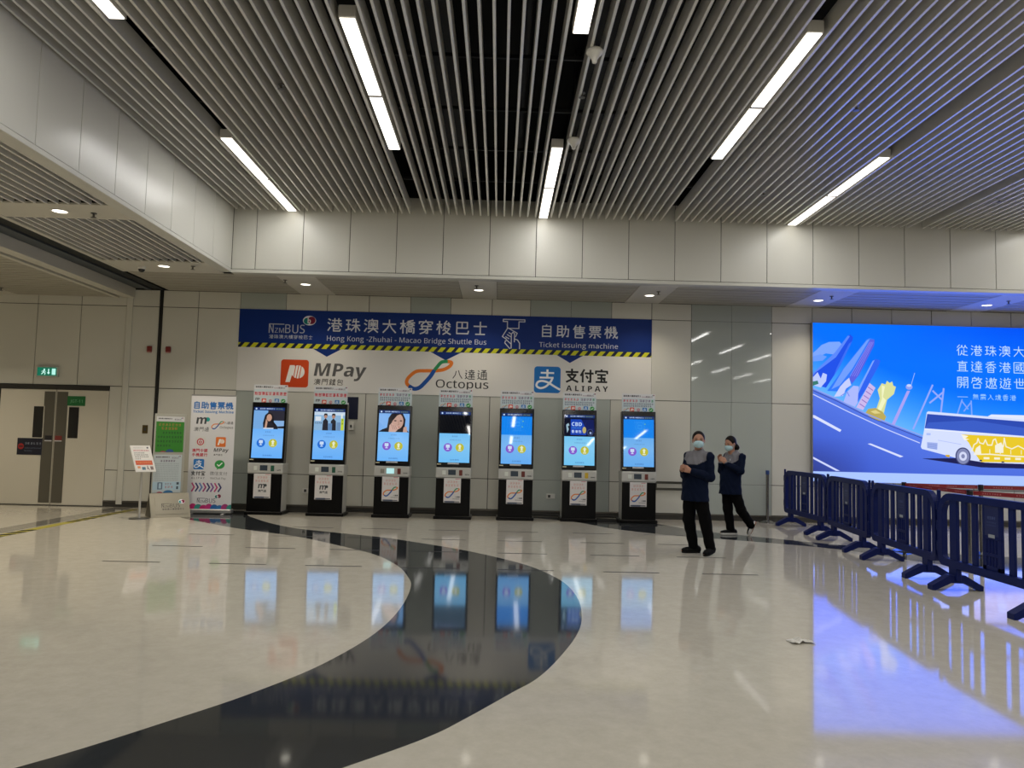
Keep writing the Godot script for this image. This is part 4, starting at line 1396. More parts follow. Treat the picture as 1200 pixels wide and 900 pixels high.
# ---------------------------------------------------------------- double door and what hangs round it
func build_door_side() -> void:
	var d := setting("door_1")
	var leaf := mat("door leaf", hexc("cdc8ba"), 0.45)
	var dark := mat("door channel", hexc("2a2925"), 0.5)
	span(d, "head_track", Vector3(-9.38, 2.155, ZW - 0.02), Vector3(-7.31, 2.235, ZW + 0.03), dark, 0.003)
	span(d, "jamb", Vector3(-9.38, 0, ZW - 0.02), Vector3(-9.32, 2.155, ZW + 0.012), dark, 0.003)
	span(d, "threshold", Vector3(-9.38, 0, ZW - 0.02), Vector3(-7.31, 0.012, ZW + 0.02), dark)
	var stripe := mat("door steel stripe", hexc("6c6a62"), 0.28, 0.75)
	var pane := mat("door pane", hexc("0c0d0c"), 0.04)
	for s in [0, 1]:
		var xa: float = -9.315 if s == 0 else -8.277
		var xb: float = -8.291 if s == 0 else -7.312
		var l := span(d, "door_leaf", Vector3(xa, 0.014, ZW - 0.02), Vector3(xb, 2.15, ZW + 0.004), leaf, 0.003)
		var c := (xa + xb) / 2.0
		var px: float = -8.40 if s == 0 else -8.165
		bpart(l, "steel_stripe", Vector3(px - c, 0.0, 0.015), Vector3(0.20, 2.06, 0.008), stripe, 0.002)
		var wx: float = -8.59 if s == 0 else -7.94
		bpart(l, "door_window", Vector3(wx - c, 1.54 - 1.082, 0.013), Vector3(0.185, 0.58, 0.006), pane, 0.002)
		bpart(l, "window_bead", Vector3(wx - c + (0.1 if s == 0 else -0.1), 1.54 - 1.082, 0.014), Vector3(0.016, 0.6, 0.012), leaf, 0.002)
		bpart(l, "push_label", Vector3(px - c + (0.02 if s == 0 else -0.03), 1.24 - 1.082, 0.021), Vector3(0.13, 0.1, 0.004), mat("push label dark", hexc("1a1a20"), 0.5) if s == 0 else mat("push label red", hexc("7a2c28"), 0.5))
		bpart(l, "push_label_foot", Vector3(px - c + (0.02 if s == 0 else -0.03), 1.195 - 1.082, 0.0225), Vector3(0.13, 0.02, 0.004), mat("label white", hexc("c9cacd"), 0.6))
	# sign on the left leaf
	var p := Pic.new(46, 31, 184, hexc("0b1026"), 4)
	p.oval(7, 15.5, 5.6, 5.6, hexc("9a1f22"))
	p.rect(3.4, 14.4, 7.2, 2.2, hexc("3a1218"))
	p.fine(14, 7.5, 4.4, 6, hexc("9aa0ae"), 71, 5.2)
	p.text("Authorized Personnel", 14, 19.5, 2.4, hexc("8a92a4"), 30)
	p.text("No Entry", 14, 24.5, 2.4, hexc("8a92a4"), 14)
	var n := thing("door_notice", "dark blue notice with a red disc on the left door leaf", "sign", Vector3(-8.715, 1.08, ZW + 0.006))
	sheet(n, "plate", Vector3.ZERO, 0.46, 0.31, 0.006, print_mat("door notice print", p.texture(), 0.4), mat("sign edge", hexc("c8c8c4"), 0.5))
	var g := Pic.new(34, 18, 136, hexc("126a34"), 4)
	g.text("JGT-11", 5, 12, 5.4, hexc("8fc29a"), 24)
	var gs := thing("door_number_sign", "small green number sign on the right door leaf", "sign", Vector3(-7.905, 1.945, ZW + 0.006))
	sheet(gs, "plate", Vector3.ZERO, 0.33, 0.18, 0.006, print_mat("door number print", g.texture(), 0.4), mat("green edge", hexc("126a34"), 0.5))
	# exit sign
	var e := Pic.new(36, 16, 144, hexc("0c6a50"), 4)
	e.oval(13, 4, 1.6, 1.6, hexc("d8fff2"))
	e.stroke("13 6 11 10 8 13", 1.6, hexc("d8fff2"))
	e.stroke("12 9 15 11 14 14", 1.5, hexc("d8fff2"))
	e.stroke("8 8 12 6.5 16 8", 1.2, hexc("d8fff2"))
	e.stroke("21 3 21 12", 2.0, hexc("d8fff2"))
	e.poly("18 9.5 24 9.5 21 13.5", hexc("d8fff2"))
	e.rect(27, 2, 7, 12, hexc("b8f4e6"))
	var x := thing("exit_sign", "small green lit exit sign above the double door", "sign", Vector3(-8.46, 2.48, ZW))
	bpart(x, "case", Vector3(0, 0, 0.025), Vector3(0.40, 0.2, 0.05), mat("exit case", hexc("b9bcb4"), 0.5), 0.006)
	sheet(x, "sign_light_face", Vector3(0, 0, 0.05), 0.36, 0.155, 0.004, screen_mat("exit sign face", e.texture(), 1.0, 0.4), mat("exit case", hexc("b9bcb4"), 0.5))
	area_light("exit_sign_light", Vector3(0, 0, 0.06), Vector3(0, 180, 0), Vector2(0.36, 0.155), Color(0.35, 0.9, 0.72), 0.006, x)
	for q in [[-6.60, "left of the black wall joint"], [-6.25, "right of the black wall joint"]]:
		var a := thing("fire_alarm", "small red fire alarm box high on the wall, " + q[1], "alarm", Vector3(q[0], 2.945, ZW), 0.0, "red fire alarms")
		bpart(a, "body", Vector3(0, 0.015, 0.02), Vector3(0.088, 0.1, 0.04), mat("alarm red", hexc("7c2420"), 0.5), 0.006)
		bpart(a, "strobe", Vector3(0, -0.045, 0.02), Vector3(0.08, 0.022, 0.036), mat("alarm strobe", hexc("b07c74"), 0.3), 0.004)
	var k := thing("key_switch", "small brass switch plate on the wall left of the black joint", "switch", Vector3(-6.605, 1.45, ZW))
	bpart(k, "plate", Vector3(0, 0, 0.006), Vector3(0.10, 0.155, 0.012), mat("brass", hexc("5e5230"), 0.4, 0.6), 0.003)
	bpart(k, "key_hole", Vector3(0, 0, 0.013), Vector3(0.035, 0.06, 0.006), mat("plate dark", hexc("3a3c3e"), 0.5), 0.002)
	# bumper rail right of the machines
	var r := thing("wall_rail", "low grey metal double rail on the wall right of the machines", "rail", Vector3(3.26, 0.54, ZW))
	var steel := mat("rail steel", hexc("56564f"), 0.3, 0.8)
	for y in [0.03, 0.15]:
		bpart(r, "rail_bar", Vector3(0, y, 0.10), Vector3(0.70, 0.045, 0.03), steel, 0.008)
	for s in [-0.3, 0.3]:
		bpart(r, "bracket", Vector3(s, 0.09, 0.045), Vector3(0.03, 0.16, 0.09), steel, 0.004)


# ---------------------------------------------------------------- free-standing signs on the left
func build_stands() -> void:
	var edge := mat("sign edge", hexc("c8c8c4"), 0.5)
	var steel := mat("brushed stand", hexc("8e8878"), 0.42, 0.6)
	# roll-up banner
	var p := Pic.new(80, 208, 400, hexc("d9d9dc"), 4)
	p.han("自助售票機", 3, 11, 14, 14.6, hexc("1f66b4"), 13)
	p.text("Ticket Issuing Machine", 3.5, 32, 4.6, hexc("2a6cb8"), 73, true)
	pass_mark(p, 10, 41, 24)
	p.han("澳門通", 6, 58, 8.4, 9.4, hexc("6a6c70"), 9, 0.12)
	loop_mark(p, 38, 47, 22)
	p.han("八達通", 60, 47, 5.2, 5.8, hexc("3a3a40"), 8)
	p.text("Octopus", 53, 60, 4.2, hexc("3a3a40"), 24)
	bank_mark(p, 10, 76, 19)
	p.han("澳門中銀", 5, 98, 6.6, 7.2, hexc("b82838"), 12)
	p.han("手機銀行", 5, 106, 6.6, 7.2, hexc("b82838"), 12)
	wallet_mark(p, 47, 76, 18, hexc("e0742c"))
	p.text("MPay", 44, 103, 6.4, hexc("4a4a4e"), 26, true, 0.15)
	p.han("澳門錢包", 44, 107, 3.4, 4.2, hexc("5a5a5e"), 10)
	pay_mark(p, 9, 117, 19)
	tick_mark(p, 47, 118, 18)
	p.han("支付宝", 5, 139, 8.4, 8.8, hexc("2b2b2d"), 13)
	p.text("A L I P A Y", 6, 153.5, 3.6, hexc("2b2b2d"), 24)
	p.han("微信支付", 39, 139, 7.6, 8.0, hexc("77797c"), 8)
	p.text("WeChat Pay", 40, 153.5, 3.8, hexc("77797c"), 28)
	var cc := ["c03a78", "2a2e6a", "5a7ab8", "a03a78", "2a2e6a", "7a4a98", "c03a78", "2a2e6a"]
	for j in 8:
		p.stroke("%f 161 %f 168.5 %f 176" % [8.0 + j * 6.8, 12.6 + j * 6.8, 8.0 + j * 6.8], 2.6, hexc(cc[j]))
	bus_mark(p, 19, 180, 40, hexc("5a5c66"), false)
	var hills := ["3a8a78", "b8286c", "2f8a80", "b8286c", "c0307a", "2466a8", "2a72b0", "a83a78", "2f8a80"]
	for j in 9:
		p.oval(2.0 + j * 9.6, 207.0, 7.4, 6.5 + 2.4 * ((j * 5) % 3) / 2.0, hexc(hills[j]))
	var t := thing("roll_up_banner", "white roll-up banner with payment logos left of the ticket machines", "banner", Vector3(-5.055, 0, -14.0), 0.02)
	var pm := print_mat("roll-up print", p.texture(), 0.5)
	sheet(t, "printed_sheet", Vector3(0, 1.075, 0.03), 0.775, 1.99, 0.003, pm, edge)
	bpart(t, "base_case", Vector3(0, 0.045, 0.0), Vector3(0.80, 0.075, 0.16), mat("satin alloy", hexc("b4b4b4"), 0.35, 0.7), 0.015)
	bpart(t, "top_bar", Vector3(0, 2.078, 0.03), Vector3(0.785, 0.025, 0.02), mat("satin alloy", hexc("b4b4b4"), 0.35, 0.7), 0.005)
	var b := Mb.new()
	b.tube([Vector3(0, 0.06, -0.02), Vector3(0, 2.07, 0.015)], [0.009, 0.009], 10)
	part(t, "support_pole", b.mesh(), mat("satin alloy", hexc("b4b4b4"), 0.35, 0.7))
	for s in [-0.28, 0.28]:
		bpart(t, "foot", Vector3(s, 0.006, 0.02), Vector3(0.05, 0.012, 0.34), mat("satin alloy", hexc("b4b4b4"), 0.35, 0.7), 0.003)

	# steel stand with two posters
	var g := Pic.new(46, 62, 230, hexc("2f7e1e"), 4)
	g.rect(0, 0, 46, 9, hexc("c9c8c8"))
	g.han("港珠澳大橋穿梭巴士", 3, 2.6, 2.4, 2.6, hexc("2a2a30"), 13)
	bus_mark(g, 30, 1, 13, hexc("4a4c56"), false)
	g.fine(4, 12, 4.6, 7, hexc("a8783c"), 81, 5.4)
	g.fine(9, 18.5, 4.6, 5, hexc("b86a3c"), 82, 5.4)
	g.fine(11, 26.5, 3.6, 7, hexc("123a1c"), 83, 4.6)
	g.fine(3, 34, 3.6, 9, hexc("123a1c"), 84, 4.6)
	g.fine(3, 41.5, 3.6, 9, hexc("123a1c"), 85, 4.6)
	g.fine(3, 49, 3.6, 5, hexc("123a1c"), 86, 4.6)
	g.oval(24, 62, 6.5, 5, hexc("234f86"))
	g.oval(13, 62.5, 5, 2.4, hexc("a03a4a"))
	var w := Pic.new(46, 66, 230, hexc("b9c2c4"), 4)
	w.han("港珠澳大橋穿梭巴士", 3, 3, 2.4, 2.6, hexc("3a2a30"), 13)
	bus_mark(w, 30, 1.5, 13, hexc("6a5c66"), false)
	w.fine(11, 9, 3.6, 6, hexc("4a2a4a"), 91, 4.2)
	for j in 10:
		w.fine(3, 15 + j * 3.2, 1.6, 19, hexc("77838a"), 92 + j, 2.05)
	w.rect(0, 47, 46, 14, hexc("a9c4d2"))
	w.rect(8, 48, 8, 12, hexc("5a6a80"))
	w.rect(10, 49.5, 4, 9, hexc("a9c4d2"))
	w.fine(20, 49, 3.2, 3, hexc("8a6a6a"), 111, 4)
	w.fine(20, 54, 4, 3, hexc("b06a6a"), 112, 4.6)
	w.rect(39, 48, 4, 4, hexc("3a4250"))
	w.rect(39, 55, 3, 5, hexc("3a4250"))
	w.oval(26, 66, 8, 4.5, hexc("2f6ea0"))
	w.oval(12, 66.5, 5, 2.5, hexc("b84a5a"))
	var s := thing("poster_stand", "steel poster stand holding a green and a pale blue poster", "poster stand", Vector3(-5.50, 0, -13.38), 0.60)
	var acrylic := mat("stand board", hexc("a8a79c"), 0.2)
	bpart(s, "back_board", Vector3(-0.03, 1.02, -0.10), Vector3(0.50, 1.40, 0.014), acrylic, 0.003)
	sheet(s, "green_poster", Vector3(-0.03, 1.375, -0.092), 0.445, 0.60, 0.003, print_mat("green poster print", g.texture(), 0.35), edge)
	sheet(s, "pale_poster", Vector3(-0.04, 0.71, -0.092), 0.445, 0.64, 0.003, print_mat("pale poster print", w.texture(), 0.35), edge)
	# folded steel foot: leaning front plate, rear plate, open sides
	var f := Mb.new()
	f.prism(PackedVector2Array([Vector2(0.17, 0.0), Vector2(-0.06, 0.385), Vector2(-0.075, 0.385), Vector2(0.15, 0.0)]), -0.31, 0.31, Transform3D(Basis(Vector3(0, 0, 1), Vector3(0, 1, 0), Vector3(-1, 0, 0)), Vector3.ZERO))
	part(s, "front_plate", f.mesh(), steel)
	var f2 := Mb.new()
	f2.prism(PackedVector2Array([Vector2(-0.30, 0.0), Vector2(-0.075, 0.385), Vector2(-0.06, 0.385), Vector2(-0.285, 0.0)]), -0.31, 0.31, Transform3D(Basis(Vector3(0, 0, 1), Vector3(0, 1, 0), Vector3(-1, 0, 0)), Vector3.ZERO))
	part(s, "rear_plate", f2.mesh(), steel)
	for e in [-0.305, 0.305]:
		var sp := Mb.new()
		sp.prism(PackedVector2Array([Vector2(0.14, 0.003), Vector2(-0.066, 0.36), Vector2(-0.275, 0.003)]), -0.002, 0.002, Transform3D(Basis(Vector3(0, 0, 1), Vector3(0, 1, 0), Vector3(-1, 0, 0)), Vector3(e, 0, 0)))
		part(s, "side_plate", sp.mesh(), mat("stand side", hexc("5a554a"), 0.5, 0.4))
	var lg := Pic.new(60, 40, 180, hexc("8e8878"), 4)
	bus_mark(lg, 12, 8, 42, hexc("55514a"))
	var lm := print_mat("stand logo print", lg.texture(), 0.35)
	lm.metallic = 0.6
	var lean := Basis(Vector3.RIGHT, -atan2(0.23, 0.385))
	sheet(s, "logo_plate", Vector3(0.02, 0.195, 0.057), 0.5, 0.333, 0.002, lm, steel, Rect2(0, 0, 1, 1), lean)

	# small tilted sign on a post
	var q := Pic.new(31, 44, 186, hexc("d4d2ce"), 4)
	q.fine(3, 2, 1.8, 8, hexc("9a9a9a"), 121, 2.2)
	q.oval(27, 3, 1.6, 1.4, hexc("2a2a44"))
	q.fine(2.5, 6.5, 2.8, 9, hexc("b03a4a"), 122, 2.95)
	q.fine(2.5, 11, 2.2, 7, hexc("2c2c30"), 123, 2.6)
	q.fine(2.5, 14.5, 2.2, 9, hexc("2c2c30"), 124, 2.6)
	q.fine(2.5, 18, 2.2, 9, hexc("2c2c30"), 125, 2.6)
	q.fine(2.5, 21.5, 2.0, 4, hexc("2c2c30"), 126, 2.4)
	q.rect(1.5, 25.5, 28, 8, hexc("c05030"))
	q.fine(4, 27.5, 3, 7, hexc("d88a4a"), 127, 3.4)
	q.rect(3, 35.5, 5, 4, hexc("d08a5a"))
	q.rect(10, 37, 6, 5, hexc("4a7088"))
	q.stroke("20 35 19 41", 1.2, hexc("5a3a4a"))
	q.stroke("20 38 22 42", 1.0, hexc("5a3a4a"))
	q.rect(24, 36, 5, 6, hexc("7a6a68"))
	var a := thing("tilted_notice_stand", "small white notice tilted on a thin grey post with round foot", "sign", Vector3(-5.80, 0, -12.95), deg_to_rad(50.0))
	var post := mat("grey post", hexc("b9b7b0"), 0.35, 0.1)
	var d := Mb.new()
	d.lathe([[0.0, 0.014], [0.12, 0.013], [0.152, 0.008], [0.155, 0.0], [0.0, 0.0]], Vector3.ZERO, 32)
	part(a, "foot_disc", d.mesh(), mat("dark foot", hexc("5a5a58"), 0.35, 0.5))
	var c := Mb.new()
	c.tube([Vector3(0, 0.012, 0), Vector3(0, 0.86, 0)], [0.018, 0.018], 16)
	part(a, "post", c.mesh(), post)
	var back := Basis(Vector3.RIGHT, deg_to_rad(-32.0))
	bpart(a, "frame", Vector3(0, 0.97, 0.02), Vector3(0.335, 0.495, 0.014), mat("white frame", hexc("d6d4d0"), 0.4), 0.004, back)
	sheet(a, "notice", Vector3(0, 0.97, 0.02) + back * Vector3(0, 0, 0.007), 0.305, 0.465, 0.002, print_mat("tilted notice print", q.texture(), 0.35), edge, Rect2(0, 0, 1, 1), back)
	bpart(a, "bracket", Vector3(0, 0.87, 0.0), Vector3(0.06, 0.09, 0.03), post, 0.004, back)


# ---------------------------------------------------------------- marks laid on the floor
func build_floor_marks() -> void:
	var tape := mat("queue line", hexc("1d1210"), 0.5)
	var xs := [-3.99, -2.83, -1.78, -0.74, 0.335, 1.50, 2.60]
	var zs := [-12.31, -11.20, -10.02, -8.78]
	var rowname := ["row nearest the machines", "second row from the machines", "third row from the machines", "row farthest from the machines"]
	var colname := ["leftmost", "second from left", "third from left", "middle", "third from right", "second from right", "rightmost"]
	for j in 4:
		for i in 7:
			if i == 0 and j == 0:
				continue
			var o := bpart(self, "queue_line", Vector3(xs[i], 0.0012, zs[j]), Vector3(0.62, 0.0012, 0.032), tape, 0.0, Basis(Vector3.UP, 0.0))
			tag(o, "thin dark line on the floor, %s, %s" % [rowname[j], colname[i]], "floor line", "queue lines on the floor")
	# yellow and black tape by the side bay
	var t := thing("hazard_tape", "worn yellow and black tape strip on the floor at the left", "tape", Vector3(-6.55, 0, -11.6))
	var yellow := mat("tape yellow", hexc("a59a3c"), 0.5)
	var black := mat("tape black", hexc("1a1912"), 0.6, 0.0, 0.3)
	span(t, "yellow_tape", Vector3(-0.08, 0.0006, -2.85), Vector3(0.08, 0.0016, 3.6), yellow)
	for k in 26:
		var z := -2.6 + 0.24 * k
		if k > 8 and k < 13:
			continue
		var b := Mb.new()
		b.prism(PackedVector2Array([Vector2(-0.08, 0.0), Vector2(-0.08, 0.13), Vector2(0.08, 0.20), Vector2(0.08, 0.07)]), 0.0016, 0.003, Transform3D(Basis(Vector3.RIGHT, -PI / 2), Vector3(0, 0, z)))
		part(t, "black_bar", b.mesh(), black)


# ---------------------------------------------------------------- barriers and belt posts
func ring_plate(outer: PackedVector2Array, inner: PackedVector2Array, z: float) -> ArrayMesh:
	# a flat frame of even thickness between two outlines with the same number of points
	var b := Mb.new()
	var cnt := outer.size()
	for k in cnt:
		var j := (k + 1) % cnt
		for s in [-1.0, 1.0]:
			b.quad(Vector3(outer[k].x, outer[k].y, s * z), Vector3(outer[j].x, outer[j].y, s * z), Vector3(inner[j].x, inner[j].y, s * z), Vector3(inner[k].x, inner[k].y, s * z), Vector3(0, 0, s))
		for w in [[outer, 1.0], [inner, -1.0]]:
			var a: Vector2 = w[0][k]
			var d: Vector2 = w[0][j]
			if a.distance_to(d) < 1e-6:
				continue
			var t := (d - a).normalized()
			b.quad(Vector3(a.x, a.y, z), Vector3(d.x, d.y, z), Vector3(d.x, d.y, -z), Vector3(a.x, a.y, -z), Vector3(t.y, -t.x, 0) * w[1])
	return b.mesh()


func rounded(w: float, y0: float, y1: float, rt: float, rb: float) -> PackedVector2Array:
	# outline with round corners, counter-clockwise from the lower right
	var p := PackedVector2Array()
	for q in [[w - rb, y0 + rb, -1, rb], [w - rt, y1 - rt, 0, rt], [-w + rt, y1 - rt, 1, rt], [-w + rb, y0 + rb, 2, rb]]:
		for j in 7:
			var a: float = PI / 2 * (q[2] + j / 6.0)
			p.append(Vector2(q[0] + q[3] * cos(a), q[1] + q[3] * sin(a)))
	return p


func make_barrier(label: String, at: Vector3, turn: float) -> Node3D:
	var t := thing("crowd_barrier", label, "barrier", at, turn, "blue plastic barriers in a row")
	var blue := mat("barrier blue", hexc("0b1a56"), 0.45, 0.0, 0.3)
	if not shapes.has("barrier frame"):
		shapes["barrier frame"] = ring_plate(rounded(0.935, 0.225, 0.985, 0.23, 0.08), rounded(0.855, 0.305, 0.915, 0.16, 0.04), 0.03)
		var f := Mb.new()
		f.box(Vector3(0, 0.20, 0), Vector3(0.15, 0.20, 0.055), 0.006)
		f.prism(PackedVector2Array([Vector2(-0.08, 0.155), Vector2(-0.26, 0.05), Vector2(-0.26, 0.0), Vector2(-0.23, 0.0), Vector2(-0.07, 0.075), Vector2(0.07, 0.075), Vector2(0.23, 0.0), Vector2(0.26, 0.0), Vector2(0.26, 0.05), Vector2(0.08, 0.155)]), -0.05, 0.05, Transform3D(Basis(Vector3(0, 0, 1), Vector3(0, 1, 0), Vector3(-1, 0, 0)), Vector3.ZERO))
		shapes["barrier foot"] = f.mesh()
		var h := Mb.new()
		for y in [0.40, 0.62, 0.84]:
			h.lathe([[0.0, y - 0.05], [0.026, y - 0.05], [0.026, y + 0.05], [0.0, y + 0.05]], Vector3.ZERO, 14)
		h.lathe([[0.0, 0.30], [0.017, 0.30], [0.017, 1.0], [0.0, 1.005]], Vector3.ZERO, 12)
		shapes["barrier hinge"] = h.mesh()
		var c := Mb.new()
		c.box(Vector3(0, 0.765, 0), Vector3(0.30, 0.34, 0.03), 0.004)
		for x in [-0.12, 0.12]:
			c.box(Vector3(x, 0.455, 0), Vector3(0.06, 0.31, 0.03), 0.003)
		for x in [-0.048, 0.0, 0.048]:
			c.box(Vector3(x, 0.455, 0), Vector3(0.018, 0.31, 0.026), 0.002)
		c.box(Vector3(0, 0.45, 0), Vector3(0.2, 0.03, 0.028), 0.003)
		c.box(Vector3(0, 0.32, 0), Vector3(0.30, 0.05, 0.03), 0.003)
		shapes["barrier plate"] = c.mesh()
	part(t, "frame", shapes["barrier frame"], blue)
	for x in [-0.665, 0.665]:
		part(t, "foot", shapes["barrier foot"], blue, Vector3(x, 0, 0))
		bpart(t, "slat", Vector3(x, 0.615, 0), Vector3(0.135, 0.63, 0.036), blue, 0.006)
	for x in [-0.48, -0.295, 0.295, 0.48]:
		bpart(t, "slat", Vector3(x, 0.615, 0), Vector3(0.09, 0.63, 0.026), blue, 0.006)
	var pl := part(t, "centre_plate", shapes["barrier plate"], blue)
	if not mats.has("barrier print"):
		var p := Pic.new(24, 30, 96, hexc("0b1a56"), 4)
		p.fine(5, 10, 3.2, 4, hexc("5d6c98"), 131, 3.6)
		p.fine(4, 15.5, 1.6, 8, hexc("4d5c88"), 132, 2.0)
		p.fine(4, 18.5, 1.6, 8, hexc("4d5c88"), 133, 2.0)
		print_mat("barrier print", p.texture(), 0.42)
	for s in [0.0, PI]:
		sheet(pl, "plate_print", Basis(Vector3.UP, s) * Vector3(0, 0, 0.0148) + Vector3(0, 0.77, 0), 0.22, 0.28, 0.0008, mats["barrier print"], blue, Rect2(0, 0, 1, 1), Basis(Vector3.UP, s))
		bpart(pl, "sticker", Basis(Vector3.UP, s) * Vector3(0, 0, 0.0155) + Vector3(0, 0.628, 0), Vector3(0.1, 0.032, 0.002), mat("sticker grey", hexc("9aa0a8"), 0.5))
	for s in [-0.955, 0.955]:
		part(t, "hinge", shapes["barrier hinge"], blue, Vector3(s, 0, 0))
	return t


func build_barriers() -> void:
	# each from the two points where its feet stand
	var b := [
		[5.262, -14.10, 5.252, -12.77, "blue plastic barrier standing at the wall, farthest of the row"],
		[5.178, -12.09, 5.008, -10.77, "blue plastic barrier, second from the wall"],
		[4.945, -10.11, 4.812, -8.79, "blue plastic barrier, third from the wall"],
		[4.735, -8.12, 4.700, -6.80, "blue plastic barrier nearest the camera, cut by the right edge"],
	]
	for q in b:
		var a := Vector3(q[0], 0, q[1])
		var d := Vector3(q[2], 0, q[3])
		make_barrier(q[4], (a + d) / 2.0, -atan2(d.z - a.z, d.x - a.x))
	belt_post(Vector3(5.02, 0, -14.62), "chrome belt post with a blue head beside the glass panel", true)
	var pts := [Vector3(5.73, 0, -11.05), Vector3(6.68, 0, -10.82), Vector3(5.68, 0, -9.42), Vector3(8.55, 0, -10.6), Vector3(6.55, 0, -8.1)]
	var says := ["dark belt post behind the barriers where two red belts begin", "dark belt post with a red belt in front of the lightbox", "dark belt post with a red belt close behind the nearest barrier", "belt post outside the picture at the end of the far red belt", "belt post outside the picture at the end of the near red belt"]
	var posts := []
	for i in 5:
		posts.append(belt_post(pts[i], says[i], false))
	for pr in [[0, 1], [0, 2], [1, 3], [2, 4]]:
		belt(posts[pr[0]], pts[pr[0]], pts[pr[1]])


func belt_post(at: Vector3, label: String, blue_head: bool) -> Node3D:
	var t := thing("belt_post", label, "belt post", at, 0.0, "belt posts")
	var steel := mat("post chrome", hexc("8c8c8c"), 0.18, 0.95)
	var b := Mb.new()
	b.lathe([[0.0, 0.05], [0.05, 0.045], [0.13, 0.02], [0.16, 0.008], [0.16, 0.0], [0.0, 0.0]], Vector3.ZERO, 32)
	part(t, "base", b.mesh(), steel)
	var p := Mb.new()
	p.lathe([[0.0, 0.04], [0.028, 0.04], [0.028, 0.89], [0.0, 0.89]], Vector3.ZERO, 20)
	part(t, "post", p.mesh(), steel)
	var h := Mb.new()
	h.lathe([[0.0, 0.885], [0.03, 0.885], [0.034, 0.895], [0.034, 0.955], [0.03, 0.963], [0.0, 0.965]], Vector3.ZERO, 20)
	h.box(Vector3(0, 0.925, 0.03), Vector3(0.036, 0.056, 0.02), 0.004)
	part(t, "belt_head", h.mesh(), mat("blue head", hexc("22407c"), 0.4) if blue_head else mat("black head", hexc("18181a"), 0.4))
	return t


func belt(owner_: Node3D, a: Vector3, d: Vector3) -> void:
	var v := d - a
	var l := v.length() - 0.08
	if not mats.has("belt print"):
		var p := Pic.new(120, 5, 960, hexc("8c1e26"), 2)
		for k in 4:
			p.fine(8 + 30 * k, 1.6, 1.8, 8, hexc("c89090"), 140 + k, 2.2)
		print_mat("belt print", p.texture(), 0.6)
	var red := mat("belt red", hexc("8c1e26"), 0.6)
	var m := v / 2.0
	var turn := Basis(Vector3.UP, -atan2(v.z, v.x))
	var o := sheet(owner_, "belt", Vector3(m.x, 0.927, m.z), l, 0.048, 0.002, mats["belt print"], red, Rect2(0, 0, 1, 1), turn)
	o.set_meta("label", "red belt with small white print")


# ---------------------------------------------------------------- odds and ends
func build_small_things() -> void:
	# crumpled tissue on the floor
	var r := RandomNumberGenerator.new()
	r.seed = 8
	var b := Mb.new()
	var grid := []
	for i in 9:
		var row := []
		for j in 6:
			row.append(Vector3((i - 4) * 0.022 + r.randf_range(-0.008, 0.008), 0.004 + 0.03 * absf(r.randf_range(-1, 1)) * (1.0 - absf(i - 4) / 5.0), (j - 2.5) * 0.02 + r.randf_range(-0.01, 0.01) + 0.02 * sin(i * 0.9)))
		grid.append(row)
	for i in 8:
		for j in 5:
			for q in [[grid[i][j], grid[i + 1][j], grid[i + 1][j + 1]], [grid[i][j], grid[i + 1][j + 1], grid[i][j + 1]]]:
				var nn: Vector3 = (q[1] - q[0]).cross(q[2] - q[0]).normalized()
				if nn.y < 0:
					nn = -nn
				b.tri(q[0], q[1], q[2], nn, nn, nn)
	tag(part(self, "crumpled_tissue", b.mesh(), mat("tissue", hexc("cfccc4"), 0.8), Vector3(2.26, 0.0, -5.86)), "crumpled white tissue lying on the floor", "litter")


